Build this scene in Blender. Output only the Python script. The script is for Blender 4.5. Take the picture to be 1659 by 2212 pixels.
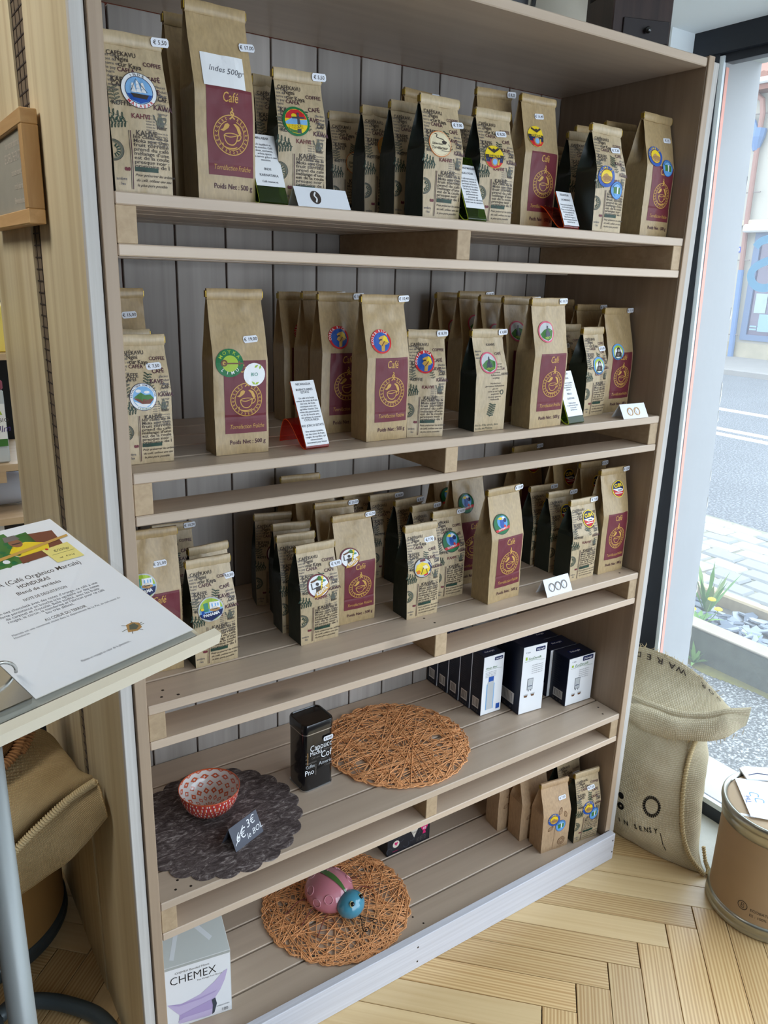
import bpy, bmesh, math, random
from mathutils import Vector, Matrix, noise
from mathutils.geometry import tessellate_polygon

for _o in list(bpy.data.objects):
    bpy.data.objects.remove(_o)
SC = bpy.context.scene
COL = SC.collection
PI = math.pi
R_ = math.radians

# ------------------------------------------------------------------ camera
cam_d = bpy.data.cameras.new('camera')
cam_d.sensor_fit = 'HORIZONTAL'; cam_d.sensor_width = 36.0
cam_d.lens = 36.0 * 1683.468 / 1659.0
cam_d.clip_start = 0.02; cam_d.clip_end = 200
cam = bpy.data.objects.new('camera', cam_d); COL.objects.link(cam)
cam.matrix_world = Matrix(((0.829892, 0.137499, -0.540715, -0.316154),
                           (-0.557083, 0.257409, -0.789557, -1.111124),
                           (0.030621, 0.956470, 0.290221, 1.501975),
                           (0, 0, 0, 1)))
SC.camera = cam

# ------------------------------------------------------------------ sky, lamps, exposure
SC.view_settings.view_transform = 'Standard'
SC.view_settings.look = 'None'
SC.view_settings.gamma = 1.0
SC.view_settings.use_curve_mapping = False
SC.view_settings.exposure = 2.05
w = bpy.data.worlds.new('overcast_sky'); SC.world = w; w.use_nodes = True
nt = w.node_tree; bg = nt.nodes['Background']
tc = nt.nodes.new('ShaderNodeTexCoord'); sep = nt.nodes.new('ShaderNodeSeparateXYZ')
cr = nt.nodes.new('ShaderNodeValToRGB')
cr.color_ramp.elements[0].position = 0.0; cr.color_ramp.elements[0].color = (0.75, 0.85, 0.97, 1)
cr.color_ramp.elements[1].position = 1.0; cr.color_ramp.elements[1].color = (0.73, 0.86, 1.0, 1)
nt.links.new(tc.outputs['Generated'], sep.inputs[0]); nt.links.new(sep.outputs['Z'], cr.inputs[0])
nt.links.new(cr.outputs[0], bg.inputs['Color']); bg.inputs['Strength'].default_value = 1.25

def portal(name, loc, rot, sx, sy):
    l = bpy.data.lights.new(name, 'AREA'); l.shape = 'RECTANGLE'; l.size = sx; l.size_y = sy
    l.cycles.is_portal = True
    o = bpy.data.objects.new(name, l); COL.objects.link(o); o.location = loc; o.rotation_euler = rot
portal('sky_portal_window', (1.72, -1.65, 1.05), (0, R_(90), 0), 2.0, 3.9)      # shop window on the right
portal('sky_portal_front', (0.7, -3.58, 1.17), (R_(90), 0, 0), 1.7, 2.3)       # glazed shop front behind the viewer

# ------------------------------------------------------------------ materials
MATS = {}
def _new(name):
    m = bpy.data.materials.new(name); m.use_nodes = True
    t = m.node_tree; b = t.nodes['Principled BSDF']
    return m, t, b
def srgb(r, g, b):
    f = lambda c: (c/255/12.92) if c/255 <= .04045 else ((c/255+.055)/1.055)**2.4
    return (f(r), f(g), f(b))
def plain(name, col, rough=.5, metal=0., spec=.5, trans=0., alpha=1., ior=1.45, coat=0., bump=0., bscale=200, var=0., vscale=30, sheen=0.):
    if name in MATS: return MATS[name]
    m, t, b = _new(name)
    b.inputs['Base Color'].default_value = (*col, 1); b.inputs['Roughness'].default_value = rough
    b.inputs['Metallic'].default_value = metal; b.inputs['Specular IOR Level'].default_value = spec
    b.inputs['Transmission Weight'].default_value = trans; b.inputs['IOR'].default_value = ior
    b.inputs['Coat Weight'].default_value = coat; b.inputs['Alpha'].default_value = alpha
    L = t.links.new
    if bump or var:
        tc = t.nodes.new('ShaderNodeTexCoord')
    if bump:
        n = t.nodes.new('ShaderNodeTexNoise'); n.inputs['Scale'].default_value = bscale; n.inputs['Detail'].default_value = 3
        L(tc.outputs['Object'], n.inputs['Vector'])
        bp = t.nodes.new('ShaderNodeBump'); bp.inputs['Strength'].default_value = bump; bp.inputs['Distance'].default_value = .002
        L(n.outputs[0], bp.inputs['Height']); L(bp.outputs[0], b.inputs['Normal'])
    if var:
        n = t.nodes.new('ShaderNodeTexNoise'); n.inputs['Scale'].default_value = vscale; n.inputs['Detail'].default_value = 5
        L(tc.outputs['Object'], n.inputs['Vector'])
        mx = t.nodes.new('ShaderNodeMix'); mx.data_type = 'RGBA'
        mx.inputs[6].default_value = (*[c*(1-var) for c in col], 1); mx.inputs[7].default_value = (*[min(1, c*(1+var)) for c in col], 1)
        L(n.outputs[0], mx.inputs[0]); L(mx.outputs[2], b.inputs['Base Color'])
    MATS[name] = m
    return m
def wood(name, c1, c2, axis='x', along=3., across=55., rough=.45, streak=.5, bump=.25, knots=0., spec=.4, wave=0.):
    """Wood with the grain along one local axis; every board gets its own piece of it."""
    if name in MATS: return MATS[name]
    m, t, b = _new(name); L = t.links.new; N = t.nodes.new
    tc = N('ShaderNodeTexCoord'); oi = N('ShaderNodeObjectInfo')
    ad = N('ShaderNodeVectorMath'); ad.operation = 'MULTIPLY_ADD'
    cb = N('ShaderNodeCombineXYZ')
    for i in range(3): L(oi.outputs['Random'], cb.inputs[i])
    ad.inputs[1].default_value = (17., 13., 11.); L(cb.outputs[0], ad.inputs[0]); L(tc.outputs['Object'], ad.inputs[2])
    mp = N('ShaderNodeMapping'); s = [across]*3; s['xyz'.index(axis)] = along; mp.inputs['Scale'].default_value = s
    L(ad.outputs[0], mp.inputs['Vector'])
    n = N('ShaderNodeTexNoise'); n.inputs['Scale'].default_value = 1.; n.inputs['Detail'].default_value = 6; n.inputs['Distortion'].default_value = .6
    L(mp.outputs[0], n.inputs['Vector'])
    fac = n.outputs[0]
    if wave:
        wv = N('ShaderNodeTexWave'); wv.wave_type = 'BANDS'; wv.bands_direction = 'DIAGONAL'
        wv.inputs['Scale'].default_value = wave; wv.inputs['Distortion'].default_value = 3.5; wv.inputs['Detail'].default_value = 2
        L(mp.outputs[0], wv.inputs['Vector'])
        mm = N('ShaderNodeMix'); mm.data_type = 'FLOAT'; mm.inputs[0].default_value = .5
        L(fac, mm.inputs[2]); L(wv.outputs['Fac'], mm.inputs[3]); fac = mm.outputs[0]
    r = N('ShaderNodeValToRGB'); r.color_ramp.elements[0].position = .5 - streak/2; r.color_ramp.elements[1].position = .5 + streak/2
    r.color_ramp.elements[0].color = (*c1, 1); r.color_ramp.elements[1].color = (*c2, 1)
    L(fac, r.inputs[0])
    hv = N('ShaderNodeHueSaturation'); mr = N('ShaderNodeMapRange'); mr.inputs['To Min'].default_value = .86; mr.inputs['To Max'].default_value = 1.1
    L(oi.outputs['Random'], mr.inputs[0]); L(mr.outputs[0], hv.inputs['Value']); L(r.outputs[0], hv.inputs['Color'])
    out = hv.outputs[0]
    if knots:
        m2 = N('ShaderNodeMapping'); s = [knots*2.2]*3; s['xyz'.index(axis)] = knots; m2.inputs['Scale'].default_value = s
        L(ad.outputs[0], m2.inputs['Vector'])
        vo = N('ShaderNodeTexVoronoi'); vo.inputs['Scale'].default_value = 1.; L(m2.outputs[0], vo.inputs['Vector'])
        kr = N('ShaderNodeValToRGB'); kr.color_ramp.elements[0].position = .03; kr.color_ramp.elements[0].color = (1, 1, 1, 1)
        kr.color_ramp.elements[1].position = .10; kr.color_ramp.elements[1].color = (0, 0, 0, 1); L(vo.outputs['Distance'], kr.inputs[0])
        mk = N('ShaderNodeMix'); mk.data_type = 'RGBA'; mk.inputs[7].default_value = (*[c*.45 for c in c1], 1)
        ml = N('ShaderNodeMath'); ml.operation = 'MULTIPLY'; ml.inputs[1].default_value = .6; L(kr.outputs[0], ml.inputs[0])
        L(ml.outputs[0], mk.inputs[0]); L(out, mk.inputs[6]); out = mk.outputs[2]
    L(out, b.inputs['Base Color'])
    b.inputs['Roughness'].default_value = rough; b.inputs['Specular IOR Level'].default_value = spec
    if bump:
        bp = N('ShaderNodeBump'); bp.inputs['Strength'].default_value = bump; bp.inputs['Distance'].default_value = .0012
        L(fac, bp.inputs['Height']); L(bp.outputs[0], b.inputs['Normal'])
    MATS[name] = m
    return m
def weave(name, col, dark, scale=260., rough=.9, bump=.9):
    """Burlap: warp and weft threads over the UV map, patchy colour."""
    if name in MATS: return MATS[name]
    m, t, b = _new(name); L = t.links.new; N = t.nodes.new
    tc = N('ShaderNodeTexCoord'); outs = []
    for d in 'XY':
        wv = N('ShaderNodeTexWave'); wv.bands_direction = d; wv.inputs['Scale'].default_value = scale/20; wv.inputs['Distortion'].default_value = .8
        wv.inputs['Detail'].default_value = 2; wv.inputs['Detail Scale'].default_value = 2.
        L(tc.outputs['UV'], wv.inputs['Vector']); outs.append(wv.outputs['Fac'])
    mu = N('ShaderNodeMath'); mu.operation = 'MULTIPLY'; L(outs[0], mu.inputs[0]); L(outs[1], mu.inputs[1])
    n = N('ShaderNodeTexNoise'); n.inputs['Scale'].default_value = 9; n.inputs['Detail'].default_value = 5; L(tc.outputs['Object'], n.inputs['Vector'])
    m1 = N('ShaderNodeMix'); m1.data_type = 'RGBA'; m1.inputs[6].default_value = (*dark, 1); m1.inputs[7].default_value = (*col, 1)
    r = N('ShaderNodeMapRange'); r.inputs['To Min'].default_value = .25; r.inputs['To Max'].default_value = 1.; r.inputs['From Max'].default_value = .8
    L(mu.outputs[0], r.inputs[0]); L(r.outputs[0], m1.inputs[0])
    m2 = N('ShaderNodeMix'); m2.data_type = 'RGBA'; m2.blend_type = 'MULTIPLY'; m2.inputs[0].default_value = .55
    L(m1.outputs[2], m2.inputs[6]); cr = N('ShaderNodeValToRGB'); cr.color_ramp.elements[0].position = .3; cr.color_ramp.elements[0].color = (.5, .45, .35, 1)
    cr.color_ramp.elements[1].position = .65; cr.color_ramp.elements[1].color = (1, 1, 1, 1); L(n.outputs[0], cr.inputs[0]); L(cr.outputs[0], m2.inputs[7])
    L(m2.outputs[2], b.inputs['Base Color']); b.inputs['Roughness'].default_value = rough; b.inputs['Specular IOR Level'].default_value = .15
    bp = N('ShaderNodeBump'); bp.inputs['Strength'].default_value = bump; bp.inputs['Distance'].default_value = .0015
    L(mu.outputs[0], bp.inputs['Height']); L(bp.outputs[0], b.inputs['Normal'])
    MATS[name] = m
    return m
def glass(name, tint, gloss=.06, tr=1.0, veil=0.):
    """Clear or coloured sheet: transparent with a fresnel reflection."""
    if name in MATS: return MATS[name]
    m = bpy.data.materials.new(name); m.use_nodes = True; t = m.node_tree; t.nodes.clear(); N = t.nodes.new; L = t.links.new
    o = N('ShaderNodeOutputMaterial'); tr_ = N('ShaderNodeBsdfTransparent'); tr_.inputs[0].default_value = (*tint, 1)
    g = N('ShaderNodeBsdfGlossy'); g.inputs['Roughness'].default_value = .03; mx = N('ShaderNodeMixShader')
    f = N('ShaderNodeLayerWeight'); f.inputs[0].default_value = .5; pw_ = N('ShaderNodeMath'); pw_.operation = 'POWER'; pw_.inputs[1].default_value = 4.; L(f.outputs['Facing'], pw_.inputs[0])
    ma = N('ShaderNodeMath'); ma.operation = 'MULTIPLY_ADD'; ma.inputs[1].default_value = .6; ma.inputs[2].default_value = .035; L(pw_.outputs[0], ma.inputs[0])
    L(ma.outputs[0], mx.inputs[0]); L(tr_.outputs[0], mx.inputs[1]); L(g.outputs[0], mx.inputs[2])
    if veil:
        d = N('ShaderNodeBsdfTranslucent'); d.inputs[0].default_value = (.95, .97, 1, 1); m3 = N('ShaderNodeMixShader'); m3.inputs[0].default_value = veil
        L(mx.outputs[0], m3.inputs[1]); L(d.outputs[0], m3.inputs[2]); L(m3.outputs[0], o.inputs[0])
    elif tr < 1:
        d = N('ShaderNodeBsdfDiffuse'); d.inputs[0].default_value = (*tint, 1); m3 = N('ShaderNodeMixShader'); m3.inputs[0].default_value = 1-tr
        L(mx.outputs[0], m3.inputs[1]); L(d.outputs[0], m3.inputs[2]); L(m3.outputs[0], o.inputs[0])
    else:
        L(mx.outputs[0], o.inputs[0])
    MATS[name] = m
    return m

# ------------------------------------------------------------------ mesh helpers
class MB:
    """Collects verts and faces (with a material slot per face) for ONE mesh object."""
    def __init__(s): s.v = []; s.f = []; s.mi = []; s.uv = {}
    def add(s, vs, fs, mi=0):
        k = len(s.v); s.v += [tuple(q) for q in vs]
        for f in fs: s.f.append(tuple(i+k for i in f)); s.mi.append(mi)
        return s
    def box(s, x0, x1, y0, y1, z0, z1, mi=0, bev=0.):
        if bev <= 0:
            v = [(x, y, z) for x in (x0, x1) for y in (y0, y1) for z in (z0, z1)]
            return s.add(v, [(0, 1, 3, 2), (4, 6, 7, 5), (0, 4, 5, 1), (2, 3, 7, 6), (0, 2, 6, 4), (1, 5, 7, 3)], mi)
        v = []; idx = {}
        lo = (x0, y0, z0); hi = (x1, y1, z1)
        for c in [(a, b, d) for a in (0, 1) for b in (0, 1) for d in (0, 1)]:
            for ax in range(3):
                p = []
                for k in range(3):
                    base = hi[k] if c[k] else lo[k]
                    p.append(base if k == ax else base + (-bev if c[k] else bev))
                idx[(c, ax)] = len(v); v.append(p)
        f = []
        for ax in range(3):
            for sd in (0, 1):
                o = [k for k in range(3) if k != ax]; q = []
                for a, b in ((0, 0), (1, 0), (1, 1), (0, 1)):
                    c = [0]*3; c[ax] = sd; c[o[0]] = a; c[o[1]] = b; q.append(idx[(tuple(c), ax)])
                flip = (sd == 0) ^ (ax == 1)
                f.append(tuple(reversed(q)) if flip else tuple(q))
        for ax in range(3):
            o = [k for k in range(3) if k != ax]
            for a in (0, 1):
                for b in (0, 1):
                    c0 = [0]*3; c0[o[0]] = a; c0[o[1]] = b; c1 = list(c0); c1[ax] = 1; c0 = tuple(c0); c1 = tuple(c1)
                    f.append((idx[(c0, o[0])], idx[(c1, o[0])], idx[(c1, o[1])], idx[(c0, o[1])]))
        for c in [(a, b, d) for a in (0, 1) for b in (0, 1) for d in (0, 1)]:
            f.append((idx[(c, 0)], idx[(c, 1)], idx[(c, 2)]))
        return s.add(v, f, mi)
    def tube(s, pts, r, n=8, mi=0, caps=True, flat=1.):
        pts = [Vector(p) for p in pts]; rr = r if isinstance(r, (list, tuple)) else [r]*len(pts)
        v = []; f = []
        up = None
        for i, p in enumerate(pts):
            d = (pts[min(i+1, len(pts)-1)] - pts[max(i-1, 0)]); d = d.normalized() if d.length > 1e-9 else Vector((0, 0, 1))
            if up is None:
                up = d.orthogonal().normalized()
            else:
                up = (up - d*up.dot(d)); up = up.normalized() if up.length > 1e-6 else d.orthogonal().normalized()
            sd = d.cross(up)
            for k in range(n):
                a = 2*PI*k/n; v.append(p + rr[i]*(math.cos(a)*up + flat*math.sin(a)*sd))
        for i in range(len(pts)-1):
            for k in range(n):
                f.append((i*n+k, i*n+(k+1) % n, (i+1)*n+(k+1) % n, (i+1)*n+k))
        if caps:
            f.append(tuple(reversed(range(n)))); f.append(tuple(range((len(pts)-1)*n, len(pts)*n)))
        return s.add(v, f, mi)
    def lathe(s, prof, n=32, c=(0, 0, 0), mi=0, mif=None):
        v = []; f = []; m = []
        for (r, z) in prof:
            for k in range(n):
                a = 2*PI*k/n; v.append((c[0]+r*math.cos(a), c[1]+r*math.sin(a), c[2]+z))
        k0 = len(s.v); s.v += v
        for i in range(len(prof)-1):
            for k in range(n):
                s.f.append((k0+i*n+k, k0+i*n+(k+1) % n, k0+(i+1)*n+(k+1) % n, k0+(i+1)*n+k))
                s.mi.append(mif(i, k) if mif else mi)
        return s
    def disc(s, r, z, n=32, c=(0, 0), mi=0, up=True):
        v = [(c[0]+r*math.cos(2*PI*k/n), c[1]+r*math.sin(2*PI*k/n), z) for k in range(n)]
        return s.add(v, [tuple(range(n)) if up else tuple(reversed(range(n)))], mi)
    def prism(s, poly, h0, h1, axis='z', mi=0):
        """poly: 2D outline (counter-clockwise), extruded along an axis."""
        n = len(poly)
        def P(a, b, h): return {'z': (a, b, h), 'y': (a, h, b), 'x': (h, a, b)}[axis]
        v = [P(a, b, h0) for a, b in poly] + [P(a, b, h1) for a, b in poly]
        f = [tuple(reversed(range(n))), tuple(range(n, 2*n))] + [(i, (i+1) % n, n+(i+1) % n, n+i) for i in range(n)]
        if axis == 'y': f = [tuple(reversed(q)) for q in f]
        return s.add(v, f, mi)
    def grid(s, rows, mi=0, closed=False, uvs=None):
        """rows of equal length -> quads; closed joins the last row to the first."""
        k0 = len(s.v); nr = len(rows); nc = len(rows[0])
        for r in rows: s.v += [tuple(p) for p in r]
        for i in range(nr if closed else nr-1):
            for j in range(nc-1):
                a = k0+i*nc+j; b = k0+((i+1) % nr)*nc+j
                if uvs: s.uv[len(s.f)] = [(j/(nc-1)*uvs[0], i/nr*uvs[1]), ((j+1)/(nc-1)*uvs[0], i/nr*uvs[1]), ((j+1)/(nc-1)*uvs[0], (i+1)/nr*uvs[1]), (j/(nc-1)*uvs[0], (i+1)/nr*uvs[1])]
                s.f.append((a, a+1, b+1, b)); s.mi.append(mi)
        return s
    def mesh(s, name, mats, smooth=False, fix=True):
        me = bpy.data.meshes.new(name); me.from_pydata(s.v, [], s.f)
        for m in (mats if isinstance(mats, (list, tuple)) else [mats]): me.materials.append(m)
        me.polygons.foreach_set('material_index', s.mi)
        if s.uv:
            uv = me.uv_layers.new(name='UVMap')
            for p in me.polygons:
                q = s.uv.get(p.index)
                if q:
                    for li, c in zip(p.loop_indices, q): uv.data[li].uv = c
        if fix:
            bm = bmesh.new(); bm.from_mesh(me); bmesh.ops.recalc_face_normals(bm, faces=bm.faces); bm.to_mesh(me); bm.free()
        if smooth: me.polygons.foreach_set('use_smooth', [True]*len(me.polygons))
        me.update()
        return me
    def build(s, name, mats, parent=None, smooth=False, loc=None, rot=None, fix=True):
        return link(name, s.mesh(name, mats, smooth, fix), parent, loc, rot)
def link(name, me, parent=None, loc=None, rot=None):
    o = bpy.data.objects.new(name, me); COL.objects.link(o)
    if parent is not None: o.parent = parent
    if loc is not None: o.location = loc
    if rot is not None: o.rotation_euler = rot
    return o
def tag(o, label=None, cat=None, group=None, kind=None):
    if label: o['label'] = label
    if cat: o['category'] = cat
    if group: o['group'] = group
    if kind: o['kind'] = kind
    return o
def thing(name, label, cat, loc=(0, 0, 0), rz=0., group=None):
    o = bpy.data.objects.new(name, None); COL.objects.link(o); o.empty_display_size = .05
    o.location = loc; o.rotation_euler = (0, 0, rz)
    return tag(o, label, cat, group)
def autosmooth(o, ang=40):
    me = o.data; me.polygons.foreach_set('use_smooth', [True]*len(me.polygons))
    try: me.set_sharp_from_angle(angle=R_(ang))
    except Exception: pass
    return o
def crom(P, t):
    """Catmull-Rom through the points P, t in 0..1."""
    n = len(P)-1; x = min(max(t*n, 0), n-1e-6); i = int(x); u = x-i
    p0 = P[max(i-1, 0)]; p1 = P[i]; p2 = P[i+1]; p3 = P[min(i+2, n)]
    return tuple(.5*(2*b + (c-a)*u + (2*a-5*b+4*c-d)*u*u + (3*b-a-3*c+d)*u**3) for a, b, c, d in zip(p0, p1, p2, p3))
def crom_c(P, t):
    n = len(P); x = (t % 1.)*n; i = int(x) % n; u = x-int(x)
    p0, p1, p2, p3 = P[(i-1) % n], P[i], P[(i+1) % n], P[(i+2) % n]
    return tuple(.5*(2*b + (c-a)*u + (2*a-5*b+4*c-d)*u*u + (3*b-a-3*c+d)*u**3) for a, b, c, d in zip(p0, p1, p2, p3))

# ------------------------------------------------------------------ flat print (lettering and pictures on paper)
_TXT = {}
def text2d(s, size=1., align='LEFT', shear=0., bold=0.):
    key = (s, align, shear, bold)
    if key not in _TXT:
        cu = bpy.data.curves.new('lettering', 'FONT'); cu.body = s; cu.size = 1.; cu.align_x = align
        cu.resolution_u = 2; cu.shear = shear; cu.offset = bold
        ob = bpy.data.objects.new('lettering', cu)
        me = bpy.data.meshes.new_from_object(ob)
        _TXT[key] = ([(v.co.x, v.co.y) for v in me.vertices], [tuple(p.vertices) for p in me.polygons])
        bpy.data.objects.remove(ob); bpy.data.curves.remove(cu); bpy.data.meshes.remove(me)
    v, f = _TXT[key]
    return [(x*size, y*size) for x, y in v], f
INK = {'black': (20, 18, 18), 'ink': (66, 56, 50), 'grey': (120, 112, 105), 'burg': (112, 46, 54), 'plum': (78, 38, 52), 'gold': (206, 160, 78), 'green': (38, 66, 52),
       'sage': (98, 100, 84), 'white': (240, 240, 240), 'cream': (236, 222, 186), 'blue': (38, 84, 168), 'navy': (20, 34, 84), 'sky': (130, 180, 225), 'lblue': (96, 158, 214),
       'red': (205, 40, 44), 'yellow': (240, 208, 40), 'orange': (222, 120, 40), 'lime': (168, 196, 60), 'dgreen': (28, 112, 62), 'teal': (60, 140, 120),
       'brown': (112, 74, 44), 'tan': (186, 142, 84), 'pink': (214, 86, 112), 'violet': (70, 50, 120), 'ltext': (150, 150, 165), 'lilac': (202, 186, 218), 'lilac2': (182, 162, 204),
       'pgrey': (196, 198, 198), 'beige': (222, 212, 196), 'skin': (150, 100, 72), 'slate': (70, 74, 84), 'sticky': (238, 222, 130), 'leafg': (66, 120, 52), 'earth': (120, 64, 44), 'magenta': (214, 40, 110),
       'greytext': (88, 88, 96), 'shelfgrey': (176, 178, 172)}
def ink(k):
    c = INK[k]
    return plain('print_'+k, srgb(*c), rough=.42, spec=.35)
def refine(pts, fs, mx):
    """cut large flat shapes into small triangles so that they follow a curved bag"""
    big = any(math.dist(pts[f[i]], pts[f[i-1]]) > mx for f in fs for i in range(len(f)))
    if not big: return pts, fs
    pts = list(pts); out = []; mids = {}
    tris = []
    for f in fs:
        if len(f) == 3: tris.append(tuple(f)); continue
        for t in tessellate_polygon([[Vector((pts[i][0], pts[i][1], 0)) for i in f]]): tris.append(tuple(f[i] for i in t))
    while tris:
        a, b, c = tris.pop(); e = [(math.dist(pts[a], pts[b]), a, b, c), (math.dist(pts[b], pts[c]), b, c, a), (math.dist(pts[c], pts[a]), c, a, b)]
        l, p, q, r = max(e)
        if l <= mx: out.append((a, b, c)); continue
        k = (min(p, q), max(p, q))
        if k not in mids: mids[k] = len(pts); pts.append(((pts[p][0]+pts[q][0])/2, (pts[p][1]+pts[q][1])/2))
        m = mids[k]; tris += [(p, m, r), (m, q, r)]
    return pts, out
class Draw:
    def __init__(s): s.it = []; s.T = (0., 0., 1., 0.); s.z = 0
    def at(s, x, y, r=1., rot=0.): s.T = (x, y, r, rot); return s
    def _p(s, pts):
        x, y, r, a = s.T; c, d = math.cos(a)*r, math.sin(a)*r
        return [(x+px*c-py*d, y+px*d+py*c) for px, py in pts]
    def put(s, pts, fs, col, z=None): s.it.append((s._p(pts), fs, col, s.z if z is None else z)); return s
    def poly(s, pts, col, z=None): return s.put(pts, [tuple(range(len(pts)))], col, z)
    def rect(s, x0, y0, x1, y1, col, z=None, nx=1, ny=1):
        p = [(x0+(x1-x0)*i/nx, y0+(y1-y0)*j/ny) for j in range(ny+1) for i in range(nx+1)]
        f = [(j*(nx+1)+i, j*(nx+1)+i+1, (j+1)*(nx+1)+i+1, (j+1)*(nx+1)+i) for j in range(ny) for i in range(nx)]
        return s.put(p, f, col, z)
    def disc(s, cx, cy, r, col, z=None, n=28, rings=2, ry=None):
        ry = ry or r; p = [(cx, cy)]; f = []
        for q in range(1, rings+1):
            for k in range(n): p.append((cx+r*q/rings*math.cos(2*PI*k/n), cy+ry*q/rings*math.sin(2*PI*k/n)))
        for k in range(n):
            f.append((0, 1+k, 1+(k+1) % n))
            for q in range(rings-1):
                a = 1+q*n; f.append((a+k, a+n+k, a+n+(k+1) % n, a+(k+1) % n))
        return s.put(p, f, col, z)
    def ring(s, cx, cy, r0, r1, col, z=None, n=36, a0=0., a1=2*PI):
        full = abs(a1-a0-2*PI) < 1e-6; m = n if full else n+1; p = []
        for k in range(m):
            a = a0+(a1-a0)*k/n; p += [(cx+r0*math.cos(a), cy+r0*math.sin(a)), (cx+r1*math.cos(a), cy+r1*math.sin(a))]
        f = [(2*k, 2*k+1, (2*k+3) % len(p), (2*k+2) % len(p)) for k in range(n)]
        return s.put(p, f, col, z)
    def stroke(s, pts, wd, col, z=None, smooth=0):
        if smooth: pts = [crom(pts, i/smooth) for i in range(smooth+1)]
        p = []; n = len(pts)
        for i in range(n):
            a = pts[max(i-1, 0)]; b = pts[min(i+1, n-1)]; dx, dy = b[0]-a[0], b[1]-a[1]; l = math.hypot(dx, dy) or 1
            hw = wd/2; p += [(pts[i][0]-dy/l*hw, pts[i][1]+dx/l*hw), (pts[i][0]+dy/l*hw, pts[i][1]-dx/l*hw)]
        return s.put(p, [(2*i+1, 2*i+3, 2*i+2, 2*i) for i in range(n-1)], col, z)
    def text(s, t, x, y, size, col, align='LEFT', rot=0., shear=0., bold=0., z=None, sx=1.):
        v, f = text2d(t, size, align, shear, bold); c, d = math.cos(rot), math.sin(rot)
        return s.put([(x+sx*px*c-py*d, y+sx*px*d+py*c) for px, py in v], f, col, z)
    def arc(s, t, cx, cy, r, mid, size, col, inward=False, bold=.01, z=None, sp=.72):
        """letters round a circle; mid is the angle of the middle letter."""
        n = len(t)
        for i, ch in enumerate(t):
            if ch == ' ': continue
            k = (i-(n-1)/2)*size*sp/r
            a = mid-k if not inward else mid+k
            rt = a-PI/2 if not inward else a+PI/2
            off = 0 if not inward else size*.7
            s.text(ch, cx+(r+off)*math.cos(a), cy+(r+off)*math.sin(a), size, col, 'CENTER', rt, 0., bold, z)
        return s
    def mesh(s, name, fn, sub=0.):
        """fn(x, y, layer) -> 3D point"""
        keys = []; v = []; f = []; mi = []
        for pts, fs, col, z in s.it:
            if col not in keys: keys.append(col)
            if sub: pts, fs = refine(pts, fs, sub)
            k = len(v); v += [fn(x, y, z) for x, y in pts]; i = keys.index(col)
            for q in fs: f.append(tuple(a+k for a in q)); mi.append(i)
        me = bpy.data.meshes.new(name); me.from_pydata(v, [], f)
        for k in keys: me.materials.append(ink(k))
        me.polygons.foreach_set('material_index', mi); me.update()
        return me
    def fit(s, t, x0, x1, y, size, col, z=None, **k):
        v, f = text2d(t, size, 'LEFT', k.get('shear', 0.), k.get('bold', 0.)); w = max(p[0] for p in v) or 1
        return s.text(t, x0, y, size, col, 'LEFT', 0., k.get('shear', 0.), k.get('bold', 0.), z, (x1-x0)/w)
    def build(s, name, fn, parent, sub=0.): return link(name, s.mesh(name, fn, sub), parent)
LZ = .0002
def planar(o, ex, ey, nrm, base=.0003):
    o = Vector(o); ex = Vector(ex); ey = Vector(ey); nrm = Vector(nrm)
    return lambda x, y, z: tuple(o + ex*x + ey*y + nrm*(base + LZ*z))
FRONT = lambda y0, base=.0003: (lambda x, y, z: (x, y0-base-LZ*z, y))

# ------------------------------------------------------------------ the room
LAMP = 2.8
S1, S2, S3, S4, S5 = 1.598, 1.215, 0.8315, 0.4431, 0.065
TILT = lambda z: .035*(z-1.1)                      # the window leans a little against the bookcase
M_floor = wood('floor_pine', srgb(204, 170, 120), srgb(228, 202, 154), 'x', 1.4, 70., .30, .75, .06, wave=0., spec=.5)
M_floor2 = wood('floor_pine_striped', srgb(184, 142, 90), srgb(222, 192, 140), 'x', 1.2, 90., .30, .7, .06, wave=.9, spec=.5)
M_dark = plain('dark_gap', (.03, .018, .012), .9)
M_cream = plain('beige_plaster', srgb(196, 188, 172), .9, bump=.15, bscale=120)
M_shop = plain('shop_wall_brown', srgb(150, 132, 112), .9)
M_white = plain('white_plaster', srgb(240, 247, 250), .85, bump=.1, bscale=90)
M_black = plain('black_frame', srgb(34, 38, 46), .45, var=.15)
M_conc = plain('concrete', srgb(186, 186, 178), .9, bump=.4, bscale=90, var=.14, vscale=14)

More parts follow.
